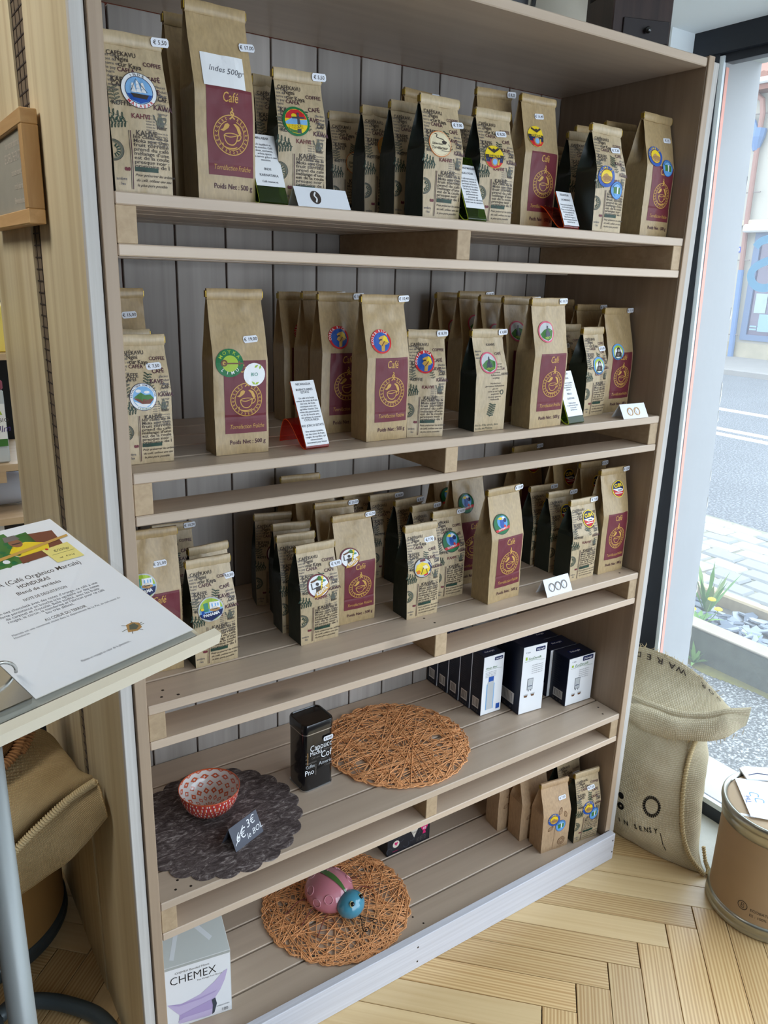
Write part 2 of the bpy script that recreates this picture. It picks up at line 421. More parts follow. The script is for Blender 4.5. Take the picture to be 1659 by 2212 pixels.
fl = MB(); fl.box(-4, 1.395, -3.5, 3, -.05, -.012)
floor = tag(fl.build('floor', M_dark), kind='structure')
PW, PL = .0743, .50
_me = []
for mt in (M_floor, M_floor2):
    b = MB(); b.box(0, PL-.0012, 0, PW-.0014, -.012, 0, bev=.0008); _me.append(b.mesh('plank', mt))
rnd = random.Random(4)
ox, oy = 1.0486-(PL+PW)/math.sqrt(2), -.2438-(PW-PL)/math.sqrt(2)
def cut_plank(c, rot, me):
    """a parquet plank; those reaching past the concrete strip are sawn off there"""
    pts = [(0, 0), (PL-.0012, 0), (PL-.0012, PW-.0014), (0, PW-.0014)]
    W_ = [(c[0]+math.cos(rot)*x-math.sin(rot)*y, c[1]+math.sin(rot)*x+math.cos(rot)*y) for x, y in pts]
    X = 1.39
    if all(p[0] <= X for p in W_): return link('plank', me, floor, (c[0], c[1], 0), (0, 0, rot))
    if all(p[0] > X for p in W_): return None
    out = []
    for i in range(4):
        a, b2 = W_[i], W_[(i+1) % 4]; la, lb = pts[i], pts[(i+1) % 4]
        if a[0] <= X: out.append(la)
        if (a[0] <= X) != (b2[0] <= X):
            t = (X-a[0])/(b2[0]-a[0]); out.append((la[0]+(lb[0]-la[0])*t, la[1]+(lb[1]-la[1])*t))
    return MB().prism(out, -.012, 0).build('plank', me.materials[0], floor, loc=(c[0], c[1], 0), rot=(0, 0, rot))
s2 = 1/math.sqrt(2)
for i in range(-22, 24):
    for j in range(-2, 3):
        a0 = i*PW + j*PL; b0 = i*PW - j*PL
        for kind in (0, 1):
            if kind == 0: a, b_, rot = a0, b0, -PI/4                    # a along (1,-1), b along (1,1)
            else: a, b_, rot = a0+PL+PW, b0+PW-PL, PI/4
            c = (ox+(a+b_)*s2, oy+(b_-a)*s2)
            L_ = PL; ex = (math.cos(rot), math.sin(rot))
            m = (c[0]+ex[0]*L_/2, c[1]+ex[1]*L_/2)
            near = (.25 < m[0] < 1.62 and -1.0 < m[1] < .18) or (-.62 < m[0] < .1 and -.25 < m[1] < .95)
            if near: cut_plank(c, rot, _me[1] if (kind == 1 and rnd.random() < .75) or rnd.random() < .3 else _me[0])
# concrete strip under the window
MB().box(1.392, 1.604, -3.5, .42, -.05, -.001).build('trim_1', M_conc)['kind'] = 'structure'
tag(MB().box(-.019, 1.75, .425, .5, -.05, 2.6).build('wall_back', M_cream), kind='structure')
tag(MB().box(-4, -.075, 2.2, 2.3, -.05, 2.6).build('wall_far', M_shop), kind='structure')
tag(MB().box(-4.1, -4, -3.5, 2.3, -.05, 2.6).build('wall_left', M_shop), kind='structure')
tag(MB().box(-4.1, 1.6, -3.6, 3, 2.45, 2.55).build('ceiling', M_white), kind='structure')
# lowered white soffit over the window and the white pier between bookcase and window
sf = MB(); sf.box(1.30, 1.64, -3.5, .425, 2.118, 2.46); sf.box(1.50, 1.64, .335, .425, 0, 2.118)
tag(sf.build('trim_2', M_white), kind='structure')
wf_ = MB(); wf_.box(-4.1, -.15, -3.6, -3.5, -.05, 2.6); wf_.box(-.15, 1.6, -3.6, -3.5, 2.32, 2.6)
tag(wf_.build('wall_front', M_shop), kind='structure')
# unseen ceiling panel lamp, inferred from the bright tops of the side boards
for lx, ly, wh in ((-.85, .25, 'above the left side boards'),):
    lampo = thing('ceiling_lamp', 'flat white ceiling panel lamp '+wh, 'lamp', (lx, ly, 2.449))
    MB().box(-.32, .32, -.32, .32, -.03, 0, bev=.004).build('lamp_frame', plain('lamp_frame', (.8, .8, .8), .5), lampo)
    ml_, tl_, bl_ = _new('lamp_diffuser'); bl_.inputs['Emission Color'].default_value = (1, .96, .90, 1); bl_.inputs['Emission Strength'].default_value = LAMP
    MB().box(-.29, .29, -.29, .29, -.0335, -.031).build('lamp_diffuser', ml_, lampo)
sp = MB()
for x in (-.15, .7, 1.5): sp.box(x, x+.06, -3.56, -3.5, 0, 2.32)
tag(sp.build('window_2', M_black), kind='structure')

# the shop window on the right
def ybox(mb, x0, x1, y0, y1, z0, z1, mi=0):
    """box whose y faces follow the window's lean"""
    v = [(x, y+TILT(z), z) for x in (x0, x1) for y in (y0, y1) for z in (z0, z1)]
    return mb.add(v, [(0, 1, 3, 2), (4, 6, 7, 5), (0, 4, 5, 1), (2, 3, 7, 6), (0, 2, 6, 4), (1, 5, 7, 3)], mi)
win = MB()
ybox(win, 1.600, 1.640, .226, .31, 0, 2.11)
ybox(win, 1.592, 1.640, -3.5, .31, 2.060, 2.118)
ybox(win, 1.600, 1.640, -3.5, .226, 0, .042)
ybox(win, 1.608, 1.640, -3.5, .226, 2.040, 2.060)
win.box(1.600, 1.640, -1.95, -1.90, 0.04, 2.06)
window_1 = tag(win.build('window_1', M_black), kind='structure')
g = MB(); g.add([(1.612, y+TILT(z), z) for y, z in ((-3.5, .04), (.226, .04), (.226, 2.05), (-3.5, 2.05))], [(0, 1, 2, 3)])
g.build('window_pane', glass('window_glass', (.97, .985, .99), veil=.12), window_1)  # veil mixes a pale haze of outdoor glare into the glass
bead = MB(); ybox(bead, 1.602, 1.611, .214, .226, .03, 2.055)
bead.build('glazing_bead', plain('white_bead', srgb(232, 240, 242), .5), window_1)
sill = MB(); ybox(sill, 1.598, 1.612, -3.5, .2, .042, .058); sill.build('sill_bead', plain('sill_metal', srgb(206, 212, 214), .35, .3), window_1)
# the vinyl letter on the pane (read from the street), part of the shop's lettering
LT = Draw()
arcp = [(-.058, .042), (-.043, .060), (-.015, .070), (.018, .068), (.042, .052), (.048, .030), (.036, .008), (.010, -.004), (-.022, -.016), (-.050, -.034), (-.060, -.058), (-.050, -.084), (-.026, -.102), (.006, -.106), (.036, -.096), (.054, -.076)]
LT.stroke(arcp, .030, 'lblue', 0, smooth=48)
LT.it = [([(x*.66, y*.66) for x, y in p], f, c, z) for p, f, c, z in LT.it]
lm = LT.mesh('vinyl_letter', lambda x, y, z: (1.611, .0335+TILT(1.55)-x, 1.571+y))
link('vinyl_letter', lm, window_1)
mv, tv, bv = _new('vinyl_blue'); trl = tv.nodes.new('ShaderNodeBsdfTranslucent'); trl.inputs[0].default_value = (*srgb(150, 182, 204), 1); bv.inputs['Base Color'].default_value = (*srgb(150, 182, 204), 1)
mxv = tv.nodes.new('ShaderNodeMixShader'); mxv.inputs[0].default_value = .6; tv.links.new(bv.outputs[0], mxv.inputs[1]); tv.links.new(trl.outputs[0], mxv.inputs[2]); tv.links.new(mxv.outputs[0], tv.nodes['Material Output'].inputs[0])
lm.materials[0] = mv

# outer wall with the reveal beside the window
M_rev = plain('painted_reveal', srgb(160, 161, 161), .85, bump=.35, bscale=40, var=.06, vscale=9)
ow = MB(); ybox(ow, 1.613, 1.765, .214, 2.6, -.2, 4.2)
prng = random.Random(9)
tag(ow.build('wall_right', M_rev), kind='structure')
ol = MB(); ybox(ol, 1.641, 1.765, -3.6, .214, 2.062, 4.2)
tag(ol.build('trim_3', plain('lintel_plaster', srgb(200, 204, 200), .9, bump=.4, bscale=50)), kind='structure')
pk = MB(); ybox(pk, 1.6135, 1.625, .2125, .2139, -.02, 2.03)
tag(pk.build('trim_4', plain('salmon_paint', srgb(236, 160, 140), .7)), kind='structure')
# chipped corner of the reveal: lumps of render left along the outer edge
ch = MB()
for i in range(16):
    z = prng.uniform(.05, 2.0); y0 = .214+TILT(z)
    q = [(1.763, z-.012), (1.763+prng.uniform(.002, .007), z-.004), (1.763+prng.uniform(.001, .005), z+prng.uniform(.004, .02)), (1.763, z+.024)]
    ch.add([(x, y0-.0006, zz) for x, zz in q]+[(x, y0+.02, zz) for x, zz in q], [(0, 1, 2, 3), (4, 7, 6, 5), (0, 4, 5, 1), (1, 5, 6, 2), (2, 6, 7, 3)])
tag(ch.build('trim_5', plain('chipped_render', srgb(214, 210, 200), .95)), kind='structure')
sl = MB(); sl.box(1.64, 1.90, -3.5, .21, -.08, -.012)
tag(sl.build('trim_6', plain('outer_sill', srgb(176, 180, 180), .8, bump=.2, bscale=40)), kind='structure')

# ------------------------------------------------------------------ the street
def speck(name, base, lo, hi, scale=160., rough=.9):
    m, t, b = _new(name); N = t.nodes.new; L = t.links.new
    tc = N('ShaderNodeTexCoord'); n = N('ShaderNodeTexNoise'); n.inputs['Scale'].default_value = scale; n.inputs['Detail'].default_value = 4
    n2 = N('ShaderNodeTexNoise'); n2.inputs['Scale'].default_value = 1.4; n2.inputs['Detail'].default_value = 4
    L(tc.outputs['Object'], n.inputs['Vector']); L(tc.outputs['Object'], n2.inputs['Vector'])
    r = N('ShaderNodeValToRGB'); r.color_ramp.elements[0].position = .40; r.color_ramp.elements[0].color = (*lo, 1)
    r.color_ramp.elements[1].position = .64; r.color_ramp.elements[1].color = (*hi, 1); e = r.color_ramp.elements.new(.52); e.color = (*base, 1)
    L(n.outputs[0], r.inputs[0]); hv = N('ShaderNodeHueSaturation'); mr = N('ShaderNodeMapRange'); mr.inputs['To Min'].default_value = .8; mr.inputs['To Max'].default_value = 1.2
    L(n2.outputs[0], mr.inputs[0]); L(mr.outputs[0], hv.inputs['Value']); L(r.outputs[0], hv.inputs['Color']); L(hv.outputs[0], b.inputs['Base Color'])
    b.inputs['Roughness'].default_value = rough
    bp = N('ShaderNodeBump'); bp.inputs['Strength'].default_value = .5; bp.inputs['Distance'].default_value = .004; L(n.outputs[0], bp.inputs['Height']); L(bp.outputs[0], b.inputs['Normal'])
    return m
M_asph = speck('forecourt_asphalt', srgb(102, 103, 101), srgb(76, 78, 76), srgb(172, 172, 170), 120.)
M_road = speck('road_asphalt', srgb(90, 92, 94), srgb(76, 78, 80), srgb(124, 126, 128), 60.)
st = MB(); st.box(1.765, 2.50, -6, 6, -.12, -.03); tag(st.build('ground', M_asph), kind='structure')
rd = MB(); rd.box(4.50, 13.0, -10, 26, -.2, -.05); road = tag(rd.build('road', M_road), kind='structure')
for x0, x1 in ((9.05, 9.22), (7.42, 7.56), (7.72, 7.86)):
    MB().box(x0, x1, -10, 26, -.05, -.046).build('lane_line', plain('road_paint', srgb(236, 236, 230), .7), road)
cb = MB(); cb.box(13.0, 13.25, -10, 26, -.2, .06, bev=.02); cb.box(13.25, 16.2, -10, 26, -.2, .03)
tag(cb.build('pavement', plain('kerb_stone', srgb(126, 123, 118), .9, var=.12, vscale=3)), kind='structure')
# cobbled strip
M_pav = [plain('paver_%s' % n, srgb(*c), .85, bump=.4, bscale=40, var=.12, vscale=20) for n, c in (('grey', (150, 148, 142)), ('pale', (166, 162, 155)), ('dim', (136, 138, 136)))]
cs = MB(); cs.box(3.02, 4.50, -6, 6, -.12, -.028)
cobbles = tag(cs.build('cobbled_strip', plain('joint_earth', srgb(128, 126, 108), .95, var=.2)), kind='structure')
pm = [MB().box(-.066, .066, -.105, .105, -.03, .008, bev=.012).mesh('paver', m) for m in M_pav]
prng = random.Random(3)
for i in range(10):
    x = 3.10+.142*i
    for j in range(13):
        y = .35+.222*j+(.11 if i % 2 else 0)
        o = link('paver', pm[prng.randrange(3)], cobbles, (x+prng.uniform(-.004, .004), y+prng.uniform(-.006, .006), -.022+prng.uniform(-.004, .004)), (prng.uniform(-.03, .03), prng.uniform(-.03, .03), prng.uniform(-.04, .04)))
# planter bed with its concrete kerb
M_kerb = plain('mossy_concrete', srgb(98, 103, 86), .95, bump=.6, bscale=40, var=.4, vscale=14)
pk = MB(); pk.box(2.50, 2.585, -5, 5, -.1, .115, bev=.008)
planter = thing('planter_bed', 'low concrete-edged planter bed full of slate chips outside the window', 'planter', (2.75, .8, -.03))
def child(mb, name, mat, par):
    o = mb.build(name, mat, par); o.matrix_parent_inverse = Matrix.Translation(-Vector(par.location)); return o
child(pk, 'front_kerb', M_kerb, planter)
cp = MB(); cp.box(2.495, 2.585, -5, 5, .113, .122, bev=.003); child(cp, 'coping', plain('coping_stone', srgb(160, 150, 132), .95, bump=.4, bscale=50, var=.15, vscale=12), planter)
bk = MB(); bk.box(2.97, 3.03, -5, 5, -.1, .10, bev=.008); child(bk, 'back_kerb', plain('back_kerb_stone', srgb(176, 158, 128), .95, bump=.4, bscale=40, var=.2), planter)
so = MB(); so.box(2.585, 2.97, -5, 5, -.1, .04); child(so, 'soil', plain('soil', srgb(92, 88, 80), 1., bump=.6, bscale=60, var=.3, vscale=20), planter)
smesh = []
for k in range(4):
    r_ = random.Random(k); n = 6
    pl = [((.035+.02*r_.random())*math.cos(2*PI*i/n), (.022+.016*r_.random())*math.sin(2*PI*i/n)) for i in range(n)]
    smesh.append(MB().prism(pl, -.004, .004).mesh('slate_chip', plain('slate_%d' % k, srgb(*[(112, 122, 134), (132, 140, 150), (90, 100, 112), (150, 156, 162)][k]), .6, var=.1)))
for i in range(150):
    o = link('slate_chip', smesh[prng.randrange(4)], planter)
    o.matrix_parent_inverse = Matrix.Translation(-Vector(planter.location))
    o.location = (prng.uniform(2.61, 2.95), prng.uniform(.25, 1.05), .046+prng.uniform(0, .02)); o.rotation_euler = (prng.uniform(-.35, .35), prng.uniform(-.35, .35), prng.uniform(0, 6.3))
# moss along the foot of the kerb
ms = MB()
for i in range(60):
    y = -.2+i*.025; rows_ = 2.50-.055-.045*noise.noise((y*5, 1, 0)); zt = -.029
    ms.add([(rows_, y, zt), (2.5, y, zt+.002), (2.5, y+.026, zt+.002), (rows_+.004, y+.026, zt)], [(0, 1, 2, 3)])
tag(ms.build('moss', plain('moss', srgb(118, 112, 44), 1., var=.3, vscale=60)), 'olive moss along the foot of the planter kerb', 'moss', kind='stuff')

# plants in the bed: every leaf its own part
def leaf(par, L, W, az, el, bend, mat, name='leaf', lobes=False):
    rows = []
    for i in range(7):
        t = i/6; w_ = W*math.sin(PI*min(1, .12+.88*t)**.8)*(1-.25*t)
        if lobes and i % 2: w_ *= .55
        d = L*t; h = d*math.sin(el)-bend*d*d/L; q = d*math.cos(el)
        rows.append([(q, -w_/2, h+.1*w_), (q, 0, h), (q, w_/2, h+.1*w_)])
    o = MB().grid(rows).build(name, mat, par, smooth=True, fix=False); o.rotation_euler = (0, 0, az); return o
G1 = plain('leaf_green', srgb(92, 136, 66), .6, var=.2, vscale=20); G2 = plain('leaf_fresh', srgb(112, 150, 74), .6, var=.15); G3 = plain('leaf_dull', srgb(128, 150, 96), .7)
Yl = plain('dandelion_yellow', srgb(248, 216, 40), .7)
p1 = thing('dandelion_plant', 'tall toothed green weed standing up behind the planter bed', 'plant', (2.83, .80, .03))
for k in range(11): leaf(p1, .26+.05*prng.random(), .034, 2.0+k*.6, 1.05+.35*prng.random(), .12, (G1, G3)[k % 2], lobes=True)
p2 = thing('flowering_dandelion', 'low weed with yellow dandelion heads at the reveal', 'plant', (2.68, .74, .045))
for k in range(13): leaf(p2, .10+.04*prng.random(), .028, k*.48, .5+.5*prng.random(), .3, (G1, G2)[k % 2])
for x, y, z in ((.03, -.03, .125), (0, -.085, .105), (-.03, .02, .075)):
    f = MB(); f.lathe([(.0, .006), (.010, .008), (.017, .004), (.018, 0), (.006, -.006), (.0, -.008)], 14, (x, y, z)); f.build('flower_head', Yl, p2)
    MB().tube([(x*.3, y*.3, 0), (x*.8, y*.8, z*.6), (x, y, z-.006)], .0018, 5).build('flower_stalk', G2, p2)
p3 = thing('kerb_weed', 'small bright green weed rooted at the foot of the mossy kerb', 'plant', (2.47, .60, -.028))
for k in range(14): leaf(p3, .07+.06*prng.random(), .018, k*.9, .4+.8*prng.random(), .25, G2)
p4 = thing('rosette_weed', 'dull little weed among the slate chips', 'plant', (2.72, .50, .045))
for k in range(9): leaf(p4, .05+.03*prng.random(), .012, k*.75, .6+.4*prng.random(), .3, G3)

# the house across the road
FX = 15.9
house = thing('house', 'cream rendered house across the road with brown and blue downpipe', 'house', (FX, 8.6, 0))
def hp(mb, name, mat): return child(mb, name, mat, house)
hp(MB().box(FX, FX+.4, -8, 24, .34, 5.35), 'wall', plain('facade_render', srgb(158, 154, 142), .95, bump=.2, bscale=6, var=.06, vscale=2))
hp(MB().box(FX-.03, FX+.4, -8, 24, -.1, .34), 'plinth', plain('plinth_render', srgb(146, 138, 118), .95, bump=.3, bscale=8, var=.3, vscale=3))
hp(MB().box(FX-.12, FX, -8, 24, 2.74, 2.86, bev=.02), 'string_course', plain('facade_band', srgb(166, 156, 134), .9))
hp(MB().box(FX-.35, FX+.2, -8, 24, 5.30, 5.42), 'eaves_board', plain('eaves_board', srgb(116, 80, 68), .8))
hp(MB().box(FX-.42, FX-.30, -8, 24, 5.40, 5.52, bev=.03), 'gutter', plain('gutter_white', srgb(180, 180, 176), .6))
for k in range(26):
    y = 8.2+k*.16
    hp(MB().tube([(FX-.36, y, 5.55), (FX+.3, y, 5.85), (FX+1.0, y, 6.2)], .09, 8), 'roof_tile', plain('roof_tile', srgb(150, 112, 98), .9, var=.15))
P_br = plain('pipe_brown', srgb(134, 100, 88), .6); P_bl = plain('pipe_blue', srgb(88, 112, 146), .55)
pp = MB(); pp.tube([(FX-.12, 9.56, 5.28), (FX-.12, 9.40, 5.27), (FX-.12, 9.26, 5.15), (FX-.12, 9.21, 4.9), (FX-.12, 9.22, 4.6), (FX-.1, 9.21, 3.0), (FX-.1, 9.16, 1.85)], .055, 10); hp(pp, 'brown_downpipe', P_br)
pp = MB(); pp.tube([(FX-.1, 9.16, 1.85), (FX-.1, 9.12, .7), (FX-.1, 9.10, .03)], .062, 10); hp(pp, 'blue_downpipe', P_bl)
pp = MB(); pp.tube([(FX-.12, 9.24, 4.62), (FX-.12, 9.25, 4.45), (FX-.12, 9.24, 4.2)], [.16, .15, .06], 10); pp.tube([(FX-.12, 9.30, 4.6), (FX-.12, 9.38, 4.75), (FX-.12, 9.52, 4.88)], .06, 8); hp(pp, 'blue_rain_head', P_bl)
for z in (4.9, 3.4, 2.05, .5): hp(MB().tube([(FX-.1, 9.38, z), (FX-.1, 9.0, z)], .012, 6), 'pipe_clip', plain('pipe_clip', srgb(120, 110, 104), .7))
hp(MB().box(FX-.02, FX, 9.27, 9.38, 2.21, 2.33), 'house_number_plate', plain('enamel_blue', srgb(44, 66, 150), .4))
dn = Draw(); dn.text('1', 0, -.035, .1, 'white', 'CENTER')
o = dn.build('house_number', lambda x, y, z: (FX-.023-FX, 9.325-x-8.6, 2.27+y), house)
M_wf = plain('shop_blue', srgb(82, 98, 122), .5); 
wf = MB(); wf.box(FX-.06, FX, 8.84, 8.98, .40, 2.60); wf.box(FX-.06, FX, 6.2, 8.84, .40, .52); wf.box(FX-.06, FX, 6.2, 8.84, 2.50, 2.60); wf.box(FX-.06, FX, 7.4, 7.5, .52, 2.5)
hp(wf, 'shop_window_frame', M_wf)
hp(MB().box(FX-.02, FX+.0, 6.2, 8.84, .52, 2.50), 'shop_window_pane', plain('far_glass', srgb(74, 66, 84), .12, spec=.8, var=.3, vscale=2))
hp(MB().box(FX-.30, FX, 6.2, 9.16, 2.60, 2.76, bev=.03), 'awning_box', plain('awning_white', srgb(186, 186, 182), .6))
hp(MB().box(FX-.035, FX-.025, 8.50, 8.76, .98, 1.38), 'poster', plain('poster_pale', srgb(140, 154, 152), .6, var=.25, vscale=8))
hp(MB().box(FX-.035, FX-.025, 8.36, 8.62, .60, .96), 'notice', plain('notice_blue', srgb(120, 146, 160), .6))
for z in (.62, .68): hp(MB().box(FX-.034, FX-.026, 8.64, 8.80, z, z+.035), 'window_stripe', plain('notice_blue', srgb(120, 146, 160)))

# ------------------------------------------------------------------ the bookcase
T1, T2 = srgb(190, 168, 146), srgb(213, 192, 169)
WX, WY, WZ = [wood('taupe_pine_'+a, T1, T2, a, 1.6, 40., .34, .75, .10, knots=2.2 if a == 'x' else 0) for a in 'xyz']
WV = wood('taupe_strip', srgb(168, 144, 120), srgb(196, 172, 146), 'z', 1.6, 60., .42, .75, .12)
WP = wood('taupe_panel_shaded', srgb(136, 116, 96), srgb(158, 137, 115), 'z', 2., 60., .5, .6, .1)  # cheeks share the deck stain; compartment shade is put into this darker tone
WB = wood('pine_block', srgb(172, 146, 114), srgb(200, 174, 140), 'y', 60., 90., .6, .7, .1)
WW = wood('whitewashed_pine', srgb(146, 138, 130), srgb(184, 176, 168), 'z', 1.2, 40., .6, .7, .12, knots=3.)
WE = wood('whitewashed_edge', srgb(186, 180, 172), srgb(216, 212, 206), 'z', 3., 160., .7, .7, .15)
WS = wood('whitewashed_skirt', srgb(190, 188, 192), srgb(220, 220, 226), 'x', 1.5, 110., .6, .7, .12)
WO = wood('poplar', srgb(196, 172, 126), srgb(240, 226, 190), 'z', .35, 17., .5, .42, .04)
case = thing('pallet_bookcase', 'tall wide open bookcase built of taupe pallet decks with whitewashed edges', 'bookcase', (0, 0, 0))
prng = random.Random(11)
for ys in range(2):
    pass
# cheeks, posts, top
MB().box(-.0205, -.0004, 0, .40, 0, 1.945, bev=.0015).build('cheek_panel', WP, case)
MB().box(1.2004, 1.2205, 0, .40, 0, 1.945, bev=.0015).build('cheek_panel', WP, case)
MB().box(-.0195, -.0012, -.0035, .0, .0, 1.946, bev=.001).build('face_strip', WV, case)
MB().box(1.2008, 1.2195, -.0035, .0, .081, 1.946, bev=.001).build('face_strip', WV, case)
MB().box(1.2222, 1.2420, .001, .36, .0, 1.938, bev=.001).build('outer_board', WE, case)
o = MB().box(-.0405, -.0222, .0005, .012, 0, 1.95, bev=.001).build('edge_board', WE, case)
def slab(pts, x0, x1, name, mat):                       # board with a wavy rear edge, outline in (y, z)
    return MB().prism(pts, x0, x1, 'x').build(name, mat, case)
n = 24
wav = lambda z, a: a*noise.noise((z*2.3, 5.1, 0))
slab([(.0125, 0), (.29, 0)] + [(.287-.035*max(0, (z-1.2)/.75)**2+wav(z, .008), z) for z in [i*1.95/n for i in range(1, n)]] + [(.245, 1.95), (.0125, 1.95)], -.0402, -.0225, 'side_board', WO)
slab([(.292, 0), (.725, 0), (.722, 1.95), (.355, 1.95)] + [(.295+.045*(z/1.6)+wav(z+9, .004), z) for z in [i*1.95/n for i in range(n-1, 0, -1)]], -.0425, -.0235, 'side_board', WO)
slab([(.2, .5), (.40, .5), (.40, 1.95), (.2, 1.95)], -.0386, -.0378, 'backing_sheet', plain('netting_dark', srgb(120, 104, 84), .9))
nm = MB()
for i in range(74):
    z = .55+i*.0185; nm.box(-.0394, -.0386, .22, .37, z, z+.0022)
for y in (.262, .292, .322, .345): nm.box(-.0394, -.0386, y, y+.0016, .55, 1.94)
o = nm.build('netting', plain('netting_wire', srgb(58, 48, 42), .7), case)
tb = MB().box(-.0004+.0008, 1.1996, .0, .4, 1.9255, 1.942, bev=.0018); tb.build('top_board', WX, case)
# whitewashed back planks
bp_ = MB().box(0, .0978, .4005, .412, 0, 1.925, bev=.0012).mesh('back_plank', WW)
MB().box(-.02, 1.22, .4125, .4165, 0, 1.94).build('back_sheet', plain('bare_reddish_gap', srgb(126, 66, 54), .9), case)
for k in range(12): link('back_plank', bp_, case, (.0210+.1015*k, 0, 0))
MB().box(.0005, .0195, .4005, .412, 0, 1.925, bev=.0012).build('back_plank', WW, case)
# five decks
DB = MB().box(.0006, 1.1994, 0, .0762, -.0165, 0, bev=.0016).mesh('deck_board', WX)
BL = [MB().box(x0, x1, .0015, .398, -.0655, -.0167, bev=.001).mesh('block', WB) for x0, x1 in ((.0006, .0285), (.5812, .6110), (1.1715, 1.1994))]
BB = MB().box(.0006, 1.1994, .0, .0755, -.0815, -.0657, bev=.0016).mesh('bottom_board', WX)
for zt in (S1, S2, S3, S4):
    for i in range(5): link('deck_board', DB, case, (0, .0002+.0808*i, zt-prng.uniform(0, .0006)))
    for m_ in BL: link('block', m_, case, (0, 0, zt))
    for y in (0, .322): link('bottom_board', BB, case, (0, y, zt))
for i in range(5): link('deck_board', DB, case, (0, .0002+.0808*i, S5))
MB().box(-.03, 1.2205, -.0225, -.0040, 0, .081, bev=.0014).build('skirting_board', WS, case)
# screw heads in the decks
scm = MB().lathe([(.0, .0004), (.0022, .0004), (.0026, .0)], 10).mesh('screw_head', plain('screw_dark', srgb(70, 60, 52), .5, .6))
for zt in (S3, S4, S5):
    for x, y in ((.035, .02), (.046, .04), (.055, .014), (.60, .022), (.592, .05), (1.16, .022), (1.172, .05)): link('screw_head', scm, case, (x+prng.uniform(-.008, .008), y, zt))
for x, z in ((1.214, .025), (1.212, .062), (.56, .02), (.56, .06)):
    link('screw_head', scm, case, (x, -.0226, z), (PI/2, 0, 0))

# ------------------------------------------------------------------ coffee bags
def kraft(name, c, rough=.36):
    if name in MATS: return MATS[name]
    m, t, b = _new(name); N = t.nodes.new; L = t.links.new
    tc = N('ShaderNodeTexCoord'); n = N('ShaderNodeTexNoise'); n.inputs['Scale'].default_value = 1.; n.inputs['Detail'].default_value = 6
    mp = N('ShaderNodeMapping'); mp.inputs['Scale'].default_value = (260, 260, 70); L(tc.outputs['Object'], mp.inputs[0]); L(mp.outputs[0], n.inputs['Vector'])
    r = N('ShaderNodeValToRGB'); r.color_ramp.elements[0].position = .3; r.color_ramp.elements[0].color = (*[q*.86 for q in c], 1)
    r.color_ramp.elements[1].position = .7; r.color_ramp.elements[1].color = (*[min(1, q*1.08) for q in c], 1); L(n.outputs[0], r.inputs[0]); L(r.outputs[0], b.inputs['Base Color'])
    n2 = N('ShaderNodeTexNoise'); n2.inputs['Scale'].default_value = 38; n2.inputs['Detail'].default_value = 3; L(tc.outputs['Object'], n2.inputs['Vector'])
    bp = N('ShaderNodeBump'); bp.inputs['Strength'].default_value = .35; bp.inputs['Distance'].default_value = .003; L(n2.outputs[0], bp.inputs['Height']); L(bp.outputs[0], b.inputs['Normal'])
    b.inputs['Roughness'].default_value = rough; b.inputs['Specular IOR Level'].default_value = .5
    MATS[name] = m
    return m
K_plain = kraft('kraft_paper', srgb(178, 152, 110)); K_news = kraft('kraft_paper_light', srgb(192, 170, 134)); K_brown = kraft('kraft_paper_matt', srgb(190, 158, 122), .6)
K_side = kraft('kraft_side_green', srgb(36, 46, 38), .4)
M_tie = plain('tin_tie_gold', srgb(176, 146, 58), .35, .7)
M_tag = plain('price_label', srgb(234, 236, 242), .5)
KIND = {'big': dict(w=.088, d=.052, h=.255, front=K_plain, side=K_plain), 'news': dict(w=.076, d=.050, h=.195, front=K_news, side=K_side),
        'rear': dict(w=.076, d=.050, h=.195, front=K_news, side=K_side), 'kraft': dict(w=.086, d=.052, h=.198, front=K_brown, side=K_brown), 'bare': dict(w=.088, d=.052, h=.255, front=K_plain, side=K_plain)}
FOLD = .017
def surf(kind, seed):
    """front face of a bag: (x across from the middle, height) -> point and how far it bulges"""
    K = KIND[kind]; w_, d, H = K['w'], K['d'], K['h']-FOLD*.7
    base = 'big' if kind == 'bare' else ('news' if kind == 'rear' else kind)
    def half(v):
        vb = .60
        if v < vb: return d/2
        t = (v-vb)/(1-vb); t = t*t*(3-2*t)*.15+t*.85
        return d/2*(1-t)+.0028*t
    def f(x, z, side=-1):
        v = min(max(z/H, 0), 1); u = max(-1, min(1, x/(w_/2)))
        y = half(v) + .0042*math.sin(PI*min(1, v*1.15))*(1-u*u)
        amp = .0009+.0042*max(0, v-.40)
        s = seed*7.3+(0 if side < 0 else 50)
        y += amp*(noise.noise((x*45+s, z*24, s))+.6*noise.noise((x*110, z*60+s, s)))*(1-.5*abs(u)) + .0016*noise.noise((x*22+s, z*11+s, 3.))
        y -= .0011*math.exp(-((v-.245)/.008)**2) if seed % 2 else .0004*math.exp(-((v-.2)/.01)**2)
        if v > .80: y -= .0025*(v-.80)/.2*(1-abs(u))*(1 if seed % 3 == 1 else .3)
        xs = x*(1+.025*math.sin(PI*v)) + .0010*noise.noise((z*18, s, x*20)) + (.0025*(seed-1))*v*v
        return (xs, side*y, z)
    return f, half, H
_BODY = {}
